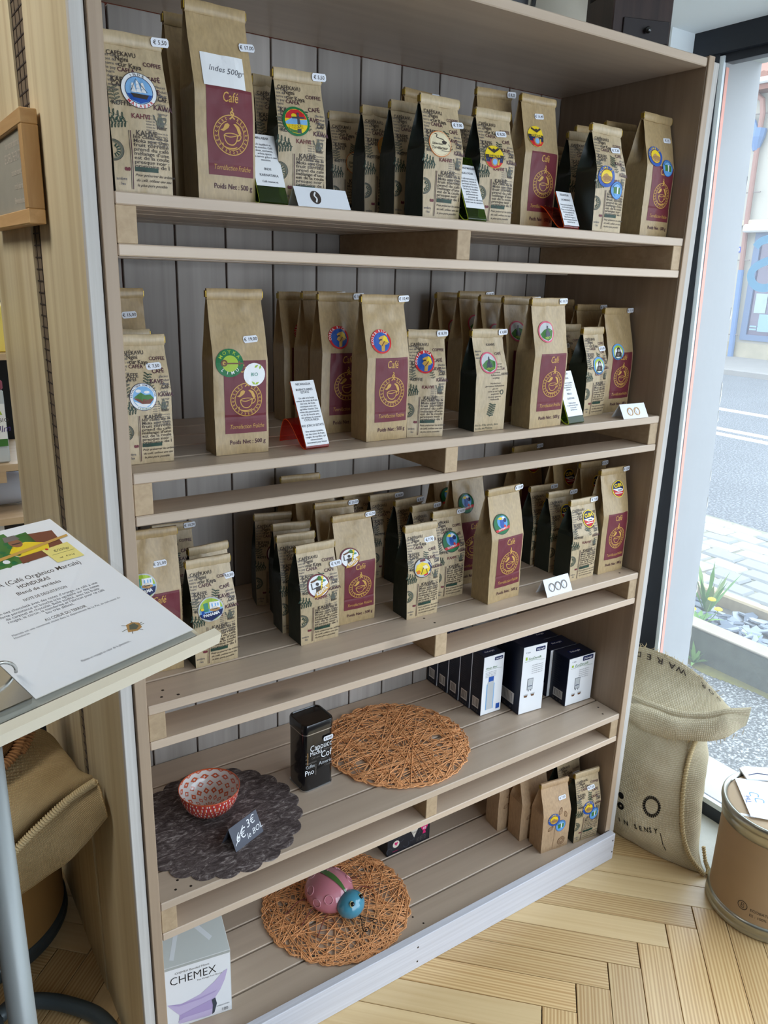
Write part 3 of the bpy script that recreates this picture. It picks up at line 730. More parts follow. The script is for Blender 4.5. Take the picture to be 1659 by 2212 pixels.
def bag_meshes(kind, seed):
    base = {'bare': 'big', 'rear': 'news'}.get(kind, kind)
    if (base, seed) in _BODY: return _BODY[(base, seed)]
    K = KIND[base]; w_, d = K['w'], K['d']; f, half, H = surf(base, seed)
    nx, nz = 14, 40; mb = MB(); loops = []
    for j in range(nz+1):
        z = H*j/nz; row = []
        for i in range(nx+1): row.append(f(-w_/2+w_*i/nx, z, -1))
        h = half(z/H); gus = math.sqrt(max(0, (d/2)**2-h*h))*.95
        a = row[-1]; bk = [f(w_/2-w_*i/nx, z, 1) for i in range(nx+1)]
        e = 2.0e-3*noise.noise((z*30, seed*3.1, 7))
        right = (max(a[0], bk[0][0])-gus+e*.5, e, z); l0 = row[0]; left = (min(l0[0], bk[-1][0])+gus-e*.5, e, z)
        loops.append(row+[right]+bk+[left])
    n = len(loops[0]); k = 0
    for r in loops: mb.v += r
    for j in range(nz):
        for i in range(n):
            i2 = (i+1) % n
            mb.f.append((j*n+i, j*n+i2, (j+1)*n+i2, (j+1)*n+i))
            mb.mi.append(0 if i < nx or (nx+2 <= i < 2*nx+2) else 1)
    mb.f.append(tuple(reversed(range(n)))); mb.mi.append(0); mb.f.append(tuple(range(nz*n, (nz+1)*n))); mb.mi.append(0)
    body = mb.mesh('bag_body', [K['front'], K['side']]); body.polygons.foreach_set('use_smooth', [True]*len(body.polygons))
    try: body.set_sharp_from_angle(angle=R_(38))
    except Exception: pass
    fb = MB(); zc = K['h']-FOLD/2; rows = []
    lean = .0025*(seed-1)
    for i in range(13):
        x = -w_/2*1.01+w_*1.02*i/12; row = []
        for k in range(10):
            a = 2*PI*k/10; yy = math.cos(a); zz = math.sin(a); yy = math.copysign(abs(yy)**.6, yy)
            wob = .0009*noise.noise((x*60, seed*4.7, k*.3))
            row.append((x+lean, -.0022+(.0042+wob)*yy, zc+(FOLD/2)*(abs(zz)**.65)*(1 if zz > 0 else -1)+.0012*noise.noise((x*34, seed, 2))))
        rows.append(row+[row[0]])
    fb.grid(rows); fb.f.append(tuple(range(10))); fb.mi.append(0); fb.f.append(tuple(12*11+k for k in reversed(range(10)))); fb.mi.append(0)
    fold = fb.mesh('folded_top', K['front']); fold.polygons.foreach_set('use_smooth', [True]*len(fold.polygons))
    try: fold.set_sharp_from_angle(angle=R_(50))
    except Exception: pass
    tie = []
    for sx in (-1, 1):
        x = sx*w_/2*1.02+lean; tie.append(MB().box(min(x, x+sx*.0016), max(x, x+sx*.0016), -.0062, .0022, zc-.005, zc+.005, bev=.0004).mesh('tin_tie', M_tie))
    _BODY[(base, seed)] = (body, fold, tie)
    return _BODY[(base, seed)]

# ---- the printed fronts
def cup_emblem(D, cx, cy, r, c='gold'):
    D.at(cx, cy, r)
    D.ring(0, 0, .95, 1.0, c, 2); D.ring(0, 0, .70, .745, c, 2, a0=PI*.62, a1=PI*2.38)
    for k in range(24):
        a = 2*PI*k/24+.1
        if abs(a-PI/2) < .25: continue
        p = [(.78, -.05), (.83, .05), (.88, -.03), (.91, .05)]
        D.stroke([(q*math.cos(a+o), q*math.sin(a+o)) for q, o in p], .045, c, 2)
    D.stroke([(-.10, .78), (.06, .95), (-.06, 1.08), (.06, 1.22), (.0, 1.34)], .07, c, 2, smooth=12); D.stroke([(.18, .80), (.05, .92), (.12, 1.05), (.02, 1.15)], .07, c, 2, smooth=10)
    D.poly([(-.62, .22), (-.46, .30), (-.36, .52), (-.22, .58), (-.10, .50), (-.16, .36), (-.30, .25), (-.44, .16)], c, 2)
    D.poly([(.10, .56), (.22, .58), (.42, .46), (.50, .30), (.56, .12), (.44, .06), (.36, .16), (.28, .36)], c, 2)
    D.stroke([(-.42, -.02), (-.36, -.26), (-.20, -.44), (.06, -.47), (.24, -.34), (.32, -.12), (.34, .04)], .055, c, 2, smooth=18)
    D.ring(-.04, .02, .0, .0, c, 2)
    D.stroke([(-.42, -.02), (-.10, -.09), (.20, -.02), (.34, .05), (.02, .10), (-.30, .06), (-.42, -.02)], .045, c, 2, smooth=18)
    D.stroke([(.34, .0), (.50, .06), (.54, -.06), (.44, -.20), (.28, -.24)], .055, c, 2, smooth=12)
    D.stroke([(-.50, -.40), (-.46, -.56), (-.22, -.64), (.10, -.64), (.32, -.56)], .055, c, 2, smooth=12)
    D.at(0, 0, 1)
def print_big(D):
    x0, x1 = -.0285, .0405
    D.rect(x0, .034, x1, .148, 'burg', 0, 20, 30)
    D.fit('Café', -.006, .0175, .1300, .0185, 'gold', 1, shear=.22, bold=.004)
    cup_emblem(D, .0065, .0875, .0265)
    D.fit('Torréfaction Fraîche', -.022, .036, .0415, .0100, 'gold', 1, shear=.35, bold=-.002)
    D.fit('Poids Net : 500 g', -.0215, .0385, .0165, .0098, 'plum', 1, bold=.012)
def leafdraw(D, x, y, s, c='green', n=5, rot=0.):
    D.at(x, y, s, rot); D.stroke([(0, -1), (.05, 0), (0, 1)], .06, c, 1)
    for k in range(n):
        t = -0.8+1.6*k/(n-1)
        for sg in (-1, 1):
            D.stroke([(0, t), (sg*.25, t+.22), (sg*.52, t+.26), (sg*.62, t+.2)], .09, c, 1); D.stroke([(0, t), (sg*.25, t+.06), (sg*.6, t+.18)], .08, c, 1)
    D.at(0, 0, 1)
def news_words(D):
    W = [('CAFÉKAVU', -.034, .1655, .0068, 'ink', 0), ('Ngini', -.024, .1590, .0072, 'ink', 0), ('cur Kaya', -.021, .1525, .0074, 'ink', -.06), ('COFFEE', .011, .1565, .0062, 'plum', 0),
         ('CAFEA', -.023, .1460, .0066, 'plum', -.03), ('KAFFE', -.033, .1330, .0074, 'ink', 0), ('CAFEI', -.033, .1275, .0066, 'ink', 0), ('CAFÉ', .012, .1375, .0072, 'plum', .05), ('KAVE', .006, .1235, .0078, 'plum', -.06),
         ('CAF.', .023, .1150, .0062, 'ink', 0), ('KAWA', .016, .1035, .0074, 'plum', -.04), ('KOFFIE', -.035, .1045, .0068, 'ink', 0), ('KAHVI', -.012, .0905, .0072, 'burg', 0), ('Kafir', .020, .0800, .0062, 'ink', 0), ('KAHVE', -.008, .0700, .0080, 'ink', 0), ('fruc', .026, .1195, .0058, 'greytext', 0)]
    for t, x, y, s, c, r in W: D.text(t, x, y, s*1.18, c, 'LEFT', r, 0, .014, 2, .95)
def news_small(D):
    r = random.Random(5)
    col = ['les cafés', 'ont du', 'terre et', 'le pay', 'hami', 'des co', 'ville', 'moulin', 'grains']
    for k in range(9): D.text(col[k], -.037, .1635-.0052*k, .0054, 'greytext', 'LEFT', 0, 0, .0, 1)
    for k in range(9): D.text(['glacées', 'produit', 'fruit', 'plante', 'arbre', 'mokka', 'saveur', 'cueilli', 'matin'][k], .021, .131-.0056*k, .0052, 'greytext', 'LEFT', 0, .2, 0, 1)
    for k in range(6): D.text('notes de', .006, .0945-.0035*k, .0034, 'greytext', 'LEFT', 0, 0, 0, 1)
    for k in range(5): D.text('café et crème de la', .008, .0740-.0036*k, .0034, 'greytext', 'LEFT', 0, 0, 0, 1)
def print_news(D):
    news_small(D); news_words(D)
    leafdraw(D, -.031, .115, .011, 'sage', 5, .2); leafdraw(D, .002, .128, .010, 'green', 5, -.3); leafdraw(D, -.030, .092, .010, 'green', 4, 1.3); leafdraw(D, -.027, .084, .010, 'green', 5, 1.7); leafdraw(D, .008, .116, .008, 'sage', 4, .2)
    # coffee pot
    D.at(.0245, .0905, .0085); D.poly([(-.45, -.9), (.45, -.9), (.62, -.45), (.42, .1), (.30, .55), (-.30, .55), (-.42, .1), (-.62, -.45)], 'sage', 1)
    D.poly([(-.3, .6), (.3, .6), (.12, .85), (0, 1.05), (-.12, .85)], 'sage', 1); D.stroke([(.35, .45), (.85, .5), (.9, .0), (.5, -.45)], .13, 'sage', 1, smooth=10)
    D.stroke([(-.5, -.2), (-.8, .2), (-.95, .65), (-1.1, .7)], .16, 'sage', 1, smooth=8); D.stroke([(-.5, -.98), (.5, -.98)], .16, 'ink', 1); D.stroke([(-.3, -.3), (-.2, .3)], .05, 'ink', 2); D.stroke([(.05, -.5), (.1, .3)], .05, 'ink', 2); D.at(0, 0, 1)
    # clock dial cut by the left edge
    D.at(-.0375, .0505, .0125); D.ring(0, 0, .80, 1.0, 'sage', 1, a0=-PI/2, a1=PI/2); D.ring(0, 0, .70, .74, 'green', 2, a0=-PI/2, a1=PI/2); D.ring(0, 0, 1.0, 1.05, 'ink', 2, a0=-PI/2, a1=PI/2)
    for a in (-1.2, -.75, -.3, .15, .6, 1.05): D.stroke([(.35*math.cos(a), .35*math.sin(a)), (.68*math.cos(a), .68*math.sin(a))], .13, 'green', 2)
    D.at(0, 0, 1)
    D.rect(-.0172, .004, -.0166, .0755, 'ink', 1, 1, 8); D.rect(-.0152, .004, -.0143, .0755, 'plum', 1, 1, 8)
    for k, t in enumerate(['les cafés de la', 'Moka sont Oain', 'fruit torréfié', 'prend du café', "mélange d'une", 'est de la coule', 'presque noir :', 'originaire de l']):
        D.fit(t, -.0122, .0345, .0668-.0051*k, .0064, 'ink', 1, shear=.1 if k < 2 else 0, bold=.008)
    D.rect(-.0122, .0265, .0185, .0320, 'green', 2, 4, 2); D.text('250 g', -.010, .0276, .0046, 'ink', z=3)
    for k, t in enumerate(['Pour préserver les arômes', 'du café, utilisez une eau', 'la plus pure possible']): D.text(t, -.0122+.0012*k, .0205-.0062*k, .0049, 'ink', 'LEFT', 0, .4, .008, 1)
    D.at(-.0215, .0285, .0032); D.disc(-.6, 0, .55, 'burg', 1, 10, 1, .75); D.disc(.6, 0, .55, 'burg', 1, 10, 1, .75); D.poly([(-.8, .5), (.8, .5), (0, -.9)], 'burg', 1); D.at(0, 0, 1)
    D.text('ambre', -.036, .0145, .0052, 'greytext', bold=.006, z=1); D.text(': les', -.033, .0085, .0052, 'greytext', bold=.006, z=1)
def print_rear(D):
    T = ['wird der Kaffee von', 'Hand gepflückt und', 'an der Sonne', 'getrocknet', 'Kaffeebohnen', 'sorgfältig', '', 'Handverlesen', 'gerösteten Kaffeebohnen', 'gut und', 'nicht zu viel Feuer', 'empfindlich', 'in einer gläsernen', 'Kaffeemühle']
    for k, t in enumerate(T): D.text(t, .006, .128-.0052*k, .0046, 'ink', 'CENTER', 0, .15, .006, 1)
    for t, x, y, s, c in (('CAFÉ', .010, .146, .0070, 'plum'), ('KAHVE', -.006, .163, .0066, 'ink'), ('CAF.', .020, .118, .006, 'plum'), ('KAWA', .020, .108, .0064, 'ink'), ('dans le', -.036, .152, .005, 'greytext'), ('café', -.036, .146, .005, 'greytext'), ('moulu', -.036, .140, .005, 'greytext')): D.text(t, x, y, s, c, bold=.015, z=2)
    leafdraw(D, -.002, .040, .013, 'green', 6, -.2); D.ring(.024, .075, .003, .005, 'sage', 1)
    D.text('fin du XVe siècle, dans', -.036, .010, .0062, 'sage', z=1); D.text('la ville de Mokha', -.036, .0035, .0062, 'sage', z=1)
def print_kraft(D):
    D.at(.018, .024, .013); D.ring(0, 0, .80, .86, 'brown', 1); D.ring(0, 0, .94, 1., 'brown', 1); D.ring(0, 0, .3, .36, 'brown', 1)
    for k in range(12): a = k*PI/6; D.stroke([(.4*math.cos(a), .4*math.sin(a)), (.75*math.cos(a), .75*math.sin(a))], .09, 'brown', 1)
    D.at(0, 0, 1); D.rect(-.0085, .004, -.0079, .072, 'brown', 1, 1, 6); D.text('moulu à cœur', .006, .0055, .0046, 'brown', z=1)
    for x, y, a in ((-.012, .102, .4), (.024, .105, 1.9), (.008, .118, 1.1), (-.020, .072, .8)):
        D.at(x, y, .010, a); D.stroke([(-1, 0), (-.3, .45), (.5, .3), (1, 0), (.4, -.35), (-.4, -.4), (-1, 0)], .10, 'brown', 1, smooth=14); D.stroke([(-1, 0), (1, 0)], .07, 'brown', 1)
    D.at(0, 0, 1)
PRN = {'big': print_big, 'news': print_news, 'rear': print_rear, 'kraft': print_kraft}
_PR = {}
def bag_print(kind, seed):
    if kind not in PRN: return None
    if (kind, seed) not in _PR:
        D = Draw(); PRN[kind](D); f, _, H = surf(kind, seed)
        def fn(x, y, z):
            p = f(x, y); return (p[0], p[1]-.00045-LZ*z, p[2])
        _PR[(kind, seed)] = D.mesh('printed_front', fn, .012)
    return _PR[(kind, seed)]

# ---- round stickers, each drawn in a unit circle
def st_inde(D):
    D.disc(0, 0, 1, 'white', 4); D.ring(0, 0, .97, 1., 'ink', 5); D.disc(0, 0, .74, 'sky', 5); D.ring(0, 0, .74, .77, 'navy', 6)
    D.poly([(-.7, -.22), (.7, -.22), (.5, -.55), (0, -.73), (-.5, -.55)], 'blue', 6); D.poly([(-.5, -.18), (.5, -.25), (.35, -.48), (-.35, -.42)], 'ink', 7)
    for x, h in ((-.32, .45), (-.05, .6), (.22, .5)):
        for k in range(3): y = -.12+k*h/2.6; D.poly([(x-.13+.02*k, y), (x+.15-.03*k, y-.03), (x+.12-.03*k, y+h/3), (x-.08+.02*k, y+h/3)], 'white', 8)
    D.stroke([(-.45, -.05), (-.1, .62), (.42, -.1)], .03, 'ink', 9)
    D.arc('INDE', 0, 0, .79, PI/2, .22, 'ink', z=6, sp=1.); D.arc('MALABAR', 0, 0, .79, -PI/2, .24, 'red', True, z=6, sp=.85)
def st_bresil(D):
    D.disc(0, 0, 1, 'dgreen', 4); D.disc(0, 0, .84, 'yellow', 5); D.poly([(-.8, .15), (.8, .2), (.62, .55), (.2, .82), (-.3, .78), (-.68, .48)], 'red', 6)
    D.poly([(-.82, -.1), (-.3, .22), (.3, .1), (.82, .18), (.8, -.2), (-.8, -.25)], 'sky', 7); D.disc(-.15, .35, .18, 'yellow', 7, 14, 1)
    D.poly([(.0, -.8), (.3, -.8), (.22, .42), (.08, .42)], 'slate', 8); D.stroke([(-.3, .22), (.6, .28)], .12, 'slate', 8); D.disc(.15, .52, .09, 'slate', 8, 12, 1)
    D.text('BRESIL', 0, -.5, .40, 'yellow', 'CENTER', .05, 0, .03, 9); D.poly([(-.7, -.45), (-.3, -.6), (.3, -.65), (.1, -.82), (-.4, -.74)], 'leafg', 7)
def st_torref(D, base='cream'):
    D.disc(0, 0, 1, 'orange', 4); D.disc(0, 0, .95, base, 5); D.ring(0, 0, .86, .88, 'tan', 6)
    D.stroke([(-.45, .78), (-.20, .72), (-.28, .5), (.0, .42), (.28, .35), (.36, .22)], .07, 'ink', 6, smooth=14); D.disc(.36, .16, .22, 'ink', 6, 14, 1, .10); D.poly([(.14, .14), (.58, .14), (.45, -.02), (.26, -.02)], 'ink', 6)
    D.text('Sélection', -.74, -.08, .26, 'ink', 'LEFT', 0, .25, .02, 6); D.text('Torréfacteur', -.80, -.42, .32, 'ink', 'LEFT', 0, .2, .02, 6, .82)
    D.stroke([(.05, -.52), (.75, -.50), (.85, -.2), (.7, .02)], .04, 'ink', 6, smooth=12)
def st_torref2(D): st_torref(D, 'gold')
def st_equateur(D):
    D.disc(0, 0, 1, 'yellow', 4); D.poly([(-.98, .02), (.98, .02), (.88, -.45), (-.88, -.45)], 'navy', 5); D.poly([(-.88, -.45), (.88, -.45), (.55, -.83), (0, -1), (-.55, -.83)], 'red', 5)
    D.poly([(-.95, .18), (.95, .18), (.99, -.06), (-.99, -.06)], 'ink', 6); D.text('EQUATEUR', 0, -.02, .27, 'yellow', 'CENTER', 0, 0, .03, 7, .86)
    D.poly([(0, .35), (.6, .7), (.5, .85), (.1, .62), (-.1, .62), (-.5, .85), (-.6, .7)], 'ink', 7); D.disc(0, .6, .14, 'ink', 7, 12, 1)
    D.disc(0, -.42, .36, 'tan', 6, 18, 1, .38); D.disc(0, -.42, .24, 'sky', 7, 16, 1, .26); D.stroke([(-.45, -.2), (-.4, -.7)], .1, 'red', 7); D.stroke([(.45, -.2), (.4, -.7)], .1, 'yellow', 7)
def st_colombie(D):
    D.disc(0, 0, 1, 'blue', 4); D.disc(0, 0, .70, 'burg', 5); D.disc(0, 0, .64, 'yellow', 6)
    D.poly([(-.6, -.18), (-.3, .18), (-.05, .30), (.2, .1), (.6, .0), (.55, -.3), (.2, -.55), (-.3, -.52)], 'tan', 7)
    for k in range(4): D.stroke([(-.5+.1*k, -.12-.1*k), (-.1, .02-.09*k), (.5, -.05-.1*k)], .03, 'brown', 8)
    D.arc('COLOMBIE', 0, 0, .72, PI*.62, .30, 'yellow', z=6, sp=.78)
def st_decaf(D):
    D.disc(0, 0, 1, 'lblue', 4); D.ring(0, 0, .93, 1, 'blue', 5); D.disc(0, 0, .70, 'sky', 5); D.poly([(-.6, .35), (-.05, .42), (-.05, -.4), (-.55, -.4)], 'leafg', 6); D.poly([(.28, .4), (.6, .3), (.6, -.35), (.22, -.4)], 'leafg', 6)
    D.poly([(0, .4), (.24, .4), (.2, -.45), (.02, -.45)], 'white', 7); D.poly([(-.62, -.36), (.62, -.36), (.3, -.64), (-.3, -.64)], 'lblue', 7)
    D.arc('DECAFEINE', 0, 0, .70, PI/2, .24, 'navy', z=6, sp=.78)
def st_moka(D):
    D.disc(0, 0, 1, 'dgreen', 4); D.disc(.03, -.05, .58, 'lime', 5); D.stroke([(-.62, -.02), (.95, -.05)], .10, 'brown', 6); D.ring(-.42, .0, .13, .24, 'brown', 6); D.disc(-.42, 0, .12, 'gold', 6, 12, 1); D.stroke([(.7, .12), (.72, -.2)], .1, 'brown', 6)
    D.arc('MOYKA', 0, 0, .66, PI/2, .34, 'lime', z=6, sp=.95); D.arc('LIMU', 0, 0, .60, -PI/2, .32, 'white', True, z=6, sp=1.)
def st_bio(D):
    D.disc(0, 0, 1, 'white', 4); D.text('BIO', 0, -.12, .42, 'teal', 'CENTER', 0, 0, .01, 5)
    for x, y, a in ((.2, .72, .6), (-.1, -.72, 2.4), (.25, -.75, .5), (.55, .65, 1.2)): D.at2(x, y, .22, a)
def _at2(D, x, y, s, a):
    c, d = math.cos(a), math.sin(a); q = [(-1, 0), (-.2, .45), (1, 0), (-.2, -.45)]
    D.poly([(x+s*(px*c-py*d), y+s*(px*d+py*c)) for px, py in q], 'lime', 5)
Draw.at2 = _at2
def st_costa(D):
    D.disc(0, 0, 1, 'red', 4); D.disc(.02, -.05, .80, 'blue', 5)
    D.poly([(-.1, -.8), (.2, -.78), (.3, -.3), (.62, -.2), (.55, .25), (.3, .5), (.0, .42), (-.25, .28), (-.12, .05), (-.28, -.15), (-.05, -.35)], 'gold', 6); D.poly([(.15, .1), (.75, -.15), (.6, .35), (.35, .52)], 'yellow', 7); D.poly([(-.22, .05), (.1, .1), (.05, .22), (-.15, .2)], 'ink', 8); D.stroke([(.0, -.35), (.4, .1)], .07, 'brown', 7)
    D.arc('COSTA RICA', 0, 0, .76, PI*.66, .30, 'white', z=6, sp=.70)
def st_quetzal(D):
    D.disc(0, 0, 1, 'pink', 4); D.disc(0, 0, .86, 'pgrey', 5); D.poly([(-.8, -.2), (-.3, .2), (.2, .35), (.8, .1), (.6, -.55), (0, -.84), (-.6, -.55)], 'leafg', 6)
    D.poly([(-.3, -.55), (-.25, -.1), (-.05, .2), (.05, .6), (.16, .55), (.14, .15), (.35, -.1), (.3, -.5)], 'slate', 7); D.text('PÉROU', .1, -.62, .28, 'lime', 'CENTER', .1, 0, .02, 8)
def st_gorilla(D):
    D.disc(0, 0, 1, 'lblue', 4); D.disc(0, 0, .80, 'lime', 5); D.disc(0, -.1, .66, 'white', 6); D.disc(.02, .25, .30, 'ink', 7, 16, 1, .34); D.disc(.02, .18, .18, 'pgrey', 8, 14, 1)
    D.poly([(-.55, -.6), (-.5, -.1), (-.2, .1), (.3, .1), (.52, -.15), (.5, -.62)], 'ink', 7); D.disc(-.08, -.3, .2, 'grey', 8, 12, 1); D.stroke([(-.06, .24), (.1, .24)], .05, 'ink', 9)
    D.arc('RWANDA', 0, 0, .80, -PI/2, .26, 'navy', True, z=7, sp=.85)
def st_guatemala(D):
    D.disc(0, 0, 1, 'green', 4); D.disc(0, 0, .92, 'dgreen', 5); D.disc(.1, .2, .62, 'lblue', 6); D.poly([(-.15, .5), (.1, .6), (.3, .3), (.25, -.35), (-.05, -.5), (-.25, -.1)], 'blue', 7); D.poly([(-.45, .55), (-.1, .72), (.15, .58), (-.05, .42)], 'yellow', 8)
    D.disc(.25, .5, .22, 'white', 7, 14, 1); D.disc(.42, .35, .2, 'navy', 8, 12, 1); D.poly([(-.85, -.5), (.9, -.18), (.88, -.45), (-.75, -.72)], 'red', 8); D.text('GUATEMALA', .02, -.49, .22, 'white', 'CENTER', .18, 0, .02, 9, .85); D.disc(.3, -.2, .13, 'red', 8, 10, 1)
def st_panama(D):
    D.disc(0, 0, 1, 'pink', 4); D.ring(0, 0, .9, 1, 'pgrey', 5); D.disc(0, 0, .90, 'lime', 5); D.poly([(-.85, .1), (.88, .1), (.86, -.35), (-.84, -.35)], 'sky', 6)
    D.poly([(-.1, .1), (-.1, .62), (.7, .62), (.72, .1)], 'white', 7); D.poly([(-.55, -.1), (-.55, .55), (-.2, .6), (-.2, -.1)], 'teal', 7)
    for x in (.05, .3, .5): D.rect(x, .25, x+.1, .5, 'sky', 8)
    D.disc(.28, .0, .42, 'tan', 8, 18, 1, .15); D.disc(.28, .14, .2, 'beige', 9, 14, 1, .13); D.stroke([(.08, .06), (.48, .06)], .07, 'ink', 10)
    D.poly([(-.92, -.32), (.92, -.05), (.82, -.5), (0, -.95), (-.75, -.6)], 'navy', 8); D.poly([(-.75, .1), (-.6, .2), (-.5, -.3), (-.7, -.55)], 'blue', 9); D.disc(-.68, .12, .12, 'yellow', 10, 10, 1)
    D.text('PANAMA', .02, -.48, .34, 'white', 'CENTER', .14, 0, .04, 10, .9)
def st_kenya(D):
    D.disc(0, 0, 1, 'burg', 4); D.disc(0, 0, .88, 'white', 5); D.poly([(-.25, .55), (.1, .85), (.55, .65), (.3, .42)], 'leafg', 6); D.poly([(.2, .35), (.5, .5), (.75, .38), (.5, .28)], 'teal', 6); D.stroke([(.25, .3), (.3, -.2)], .05, 'brown', 6)
    D.stroke([(.15, -.25), (.28, .2), (.42, .72), (.3, .66)], .14, 'yellow', 7, smooth=8)
    for y in (-.1, .1, .3, .5): D.disc(.27+.12*y, y, .05, 'brown', 8, 6, 1)
    D.poly([(-.68, .45), (-.05, .68), (.0, .55), (-.6, .33)], 'brown', 7); D.disc(-.12, .2, .14, 'ink', 7, 12, 1); D.stroke([(-.62, .3), (-.6, -.15), (-.3, -.1)], .10, 'ink', 7); D.poly([(-.3, -.02), (.15, .05), (.2, -.5), (-.3, -.6)], 'ink', 7)
    D.poly([(-.5, -.95), (-.3, -.45), (.98, .15), (.92, -.3), (.05, -.9)], 'gold', 8); D.text('KENYA', .26, -.52, .38, 'white', 'CENTER', .5, 0, .03, 9, .9)
def st_ethiopie(D):
    D.disc(0, 0, 1, 'ink', 4); D.disc(0, 0, .92, 'pgrey', 5); D.poly([(-.85, -.2), (-.7, .35), (-.1, .6), (.5, .4), (.75, -.1), (.5, -.55), (-.2, -.7)], 'yellow', 6); D.poly([(-.3, .62), (.3, .7), (.25, .9), (-.25, .88)], 'burg', 7); D.disc(-.5, -.35, .22, 'orange', 7, 12, 1)
    D.stroke([(-.2, -.6), (.0, .1), (.3, -.1), (.45, -.6)], .07, 'ink', 7); D.stroke([(.6, .5), (.85, 0), (.7, -.4)], .14, 'navy', 7); D.poly([(-.1, .2), (.3, .35), (.5, .0), (.1, -.1)], 'cream', 8); D.stroke([(.1, -.75), (.5, -.6)], .16, 'red', 8)
def st_cuba(D):
    D.disc(0, 0, 1, 'yellow', 4); D.disc(0, 0, .90, 'navy', 5); D.poly([(-.88, -.05), (.88, -.05), (.7, -.55), (0, -.9), (-.7, -.55)], 'red', 6); D.poly([(-.9, .02), (.3, .1), (.85, -.1), (.6, -.32), (-.2, -.3)], 'white', 7); D.stroke([(-.6, -.45), (.6, -.5)], .10, 'white', 7)
    D.stroke([(-.2, -.12), (.5, -.16)], .10, 'slate', 8); D.text('CUBA', 0, .22, .56, 'yellow', 'CENTER', .06, 0, .05, 8, .9)
def st_hills(D):
    D.disc(0, 0, 1, 'white', 4); D.ring(0, 0, .97, 1, 'navy', 5); D.disc(0, 0, .78, 'sky', 5); D.disc(-.35, .45, .2, 'white', 6, 12, 1, .12); D.disc(.25, .35, .22, 'white', 6, 12, 1, .1)
    D.poly([(-.7, .0), (-.2, .35), (.1, .15), (.5, .18), (.76, -.12), (-.1, -.3)], 'leafg', 7); D.poly([(-.76, -.05), (.0, -.15), (.76, -.15), (.45, -.5), (-.1, -.52), (-.5, -.25)], 'earth', 7); D.poly([(-.7, -.3), (-.1, -.5), (.5, -.5), (.1, -.76), (-.4, -.66)], 'white', 8)
    D.arc('RÉPUBLIQUE DOMINICAINE', 0, 0, .82, PI/2, .165, 'navy', z=6, sp=.72); D.arc('YEGUADA', 0, 0, .82, -PI/2, .17, 'leafg', True, z=6, sp=.8)
ST = dict(inde=st_inde, bresil=st_bresil, torref=st_torref, torref2=st_torref2, equateur=st_equateur, colombie=st_colombie, decaf=st_decaf, moka=st_moka, bio=st_bio, costa=st_costa, quetzal=st_quetzal, gorilla=st_gorilla,
          guatemala=st_guatemala, panama=st_panama, kenya=st_kenya, ethiopie=st_ethiopie, cuba=st_cuba, hills=st_hills)
TAGS = [(1.25*x_, 1.2*y_) for x_, y_ in ((-.0095, -.0022), (-.0080, -.0045), (.0080, -.0045), (.0095, -.0022), (.0095, .0022), (.0080, .0045), (-.0080, .0045), (-.0095, .0022))]
_TG = {}
def tag_mesh(txt):
    if txt not in _TG:
        D = Draw(); D.poly(TAGS, 'white', 0); D.text(txt, 0, -.0024, .0072, 'ink', 'CENTER', 0, 0, .012, 1, .95)
        _TG[txt] = D.mesh('price_tag', lambda x, y, z: (x, -.0002*z, y)); _TG[txt].materials[0] = M_tag
    return _TG[txt]
def bag(kind, seed, x, y, z, deg, label, group, stickers=(), price=None, tagpos='fold', sc=(1, 1, 1), extra=None):
    root = thing('coffee_bag', label, 'bag', (x, y, z+.0002), R_(deg), group); root.scale = sc
    body, fold, tie = bag_meshes(kind, seed)
    link('bag_body', body, root); link('folded_top', fold, root); [link('tin_tie', t_, root) for t_ in tie]
    pm_ = bag_print(kind, seed)
    if pm_: link('printed_front', pm_, root)
    f, _, H = surf({'bare': 'big', 'rear': 'news'}.get(kind, kind), seed)
    def fn(px, pz, l):
        p = f(px, pz); return (p[0], p[1]-.0005-LZ*l, p[2])
    for name, sx, sz, r in stickers:
        D = Draw(); D.T = (sx, sz, r, 0.)
        ST[name](D); D.build('round_sticker', fn, root, .006)
    if extra:
        D = Draw(); extra(D); D.build('paper_label', fn, root, .01)
    if price:
        K = KIND[kind]; t = link('price_tag', tag_mesh(price), root)
        if tagpos == 'fold': t.location = (K['w']/2-.004, -.0078, K['h']-FOLD/2+.002); t.rotation_euler = (0, -.06, .05)
        else:
            px, pz = tagpos; p = f(px, pz); q = f(px, pz+.006); t.location = (p[0], p[1]-.0014, p[2]); t.rotation_euler = (math.atan2(q[1]-p[1], .006)*-1, -.08, 0)
            if abs(px) > .03: t.location.y -= .001
    return root
G1_, G2_, G3_, G5_ = 'coffee bags on the top shelf', 'coffee bags on the second shelf', 'coffee bags on the third shelf', 'coffee bags on the bottom deck'
def inde_label(D):
    D.rect(-.031, .148, .031, .190, 'white', 3, 5, 4)
    D.text('Indes', -.022, .168, .011, 'greytext', 'LEFT', -.05, .3, 0, 4); D.text('500gr', .004, .166, .011, 'greytext', 'LEFT', .0, .3, 0, 4)
B = bag
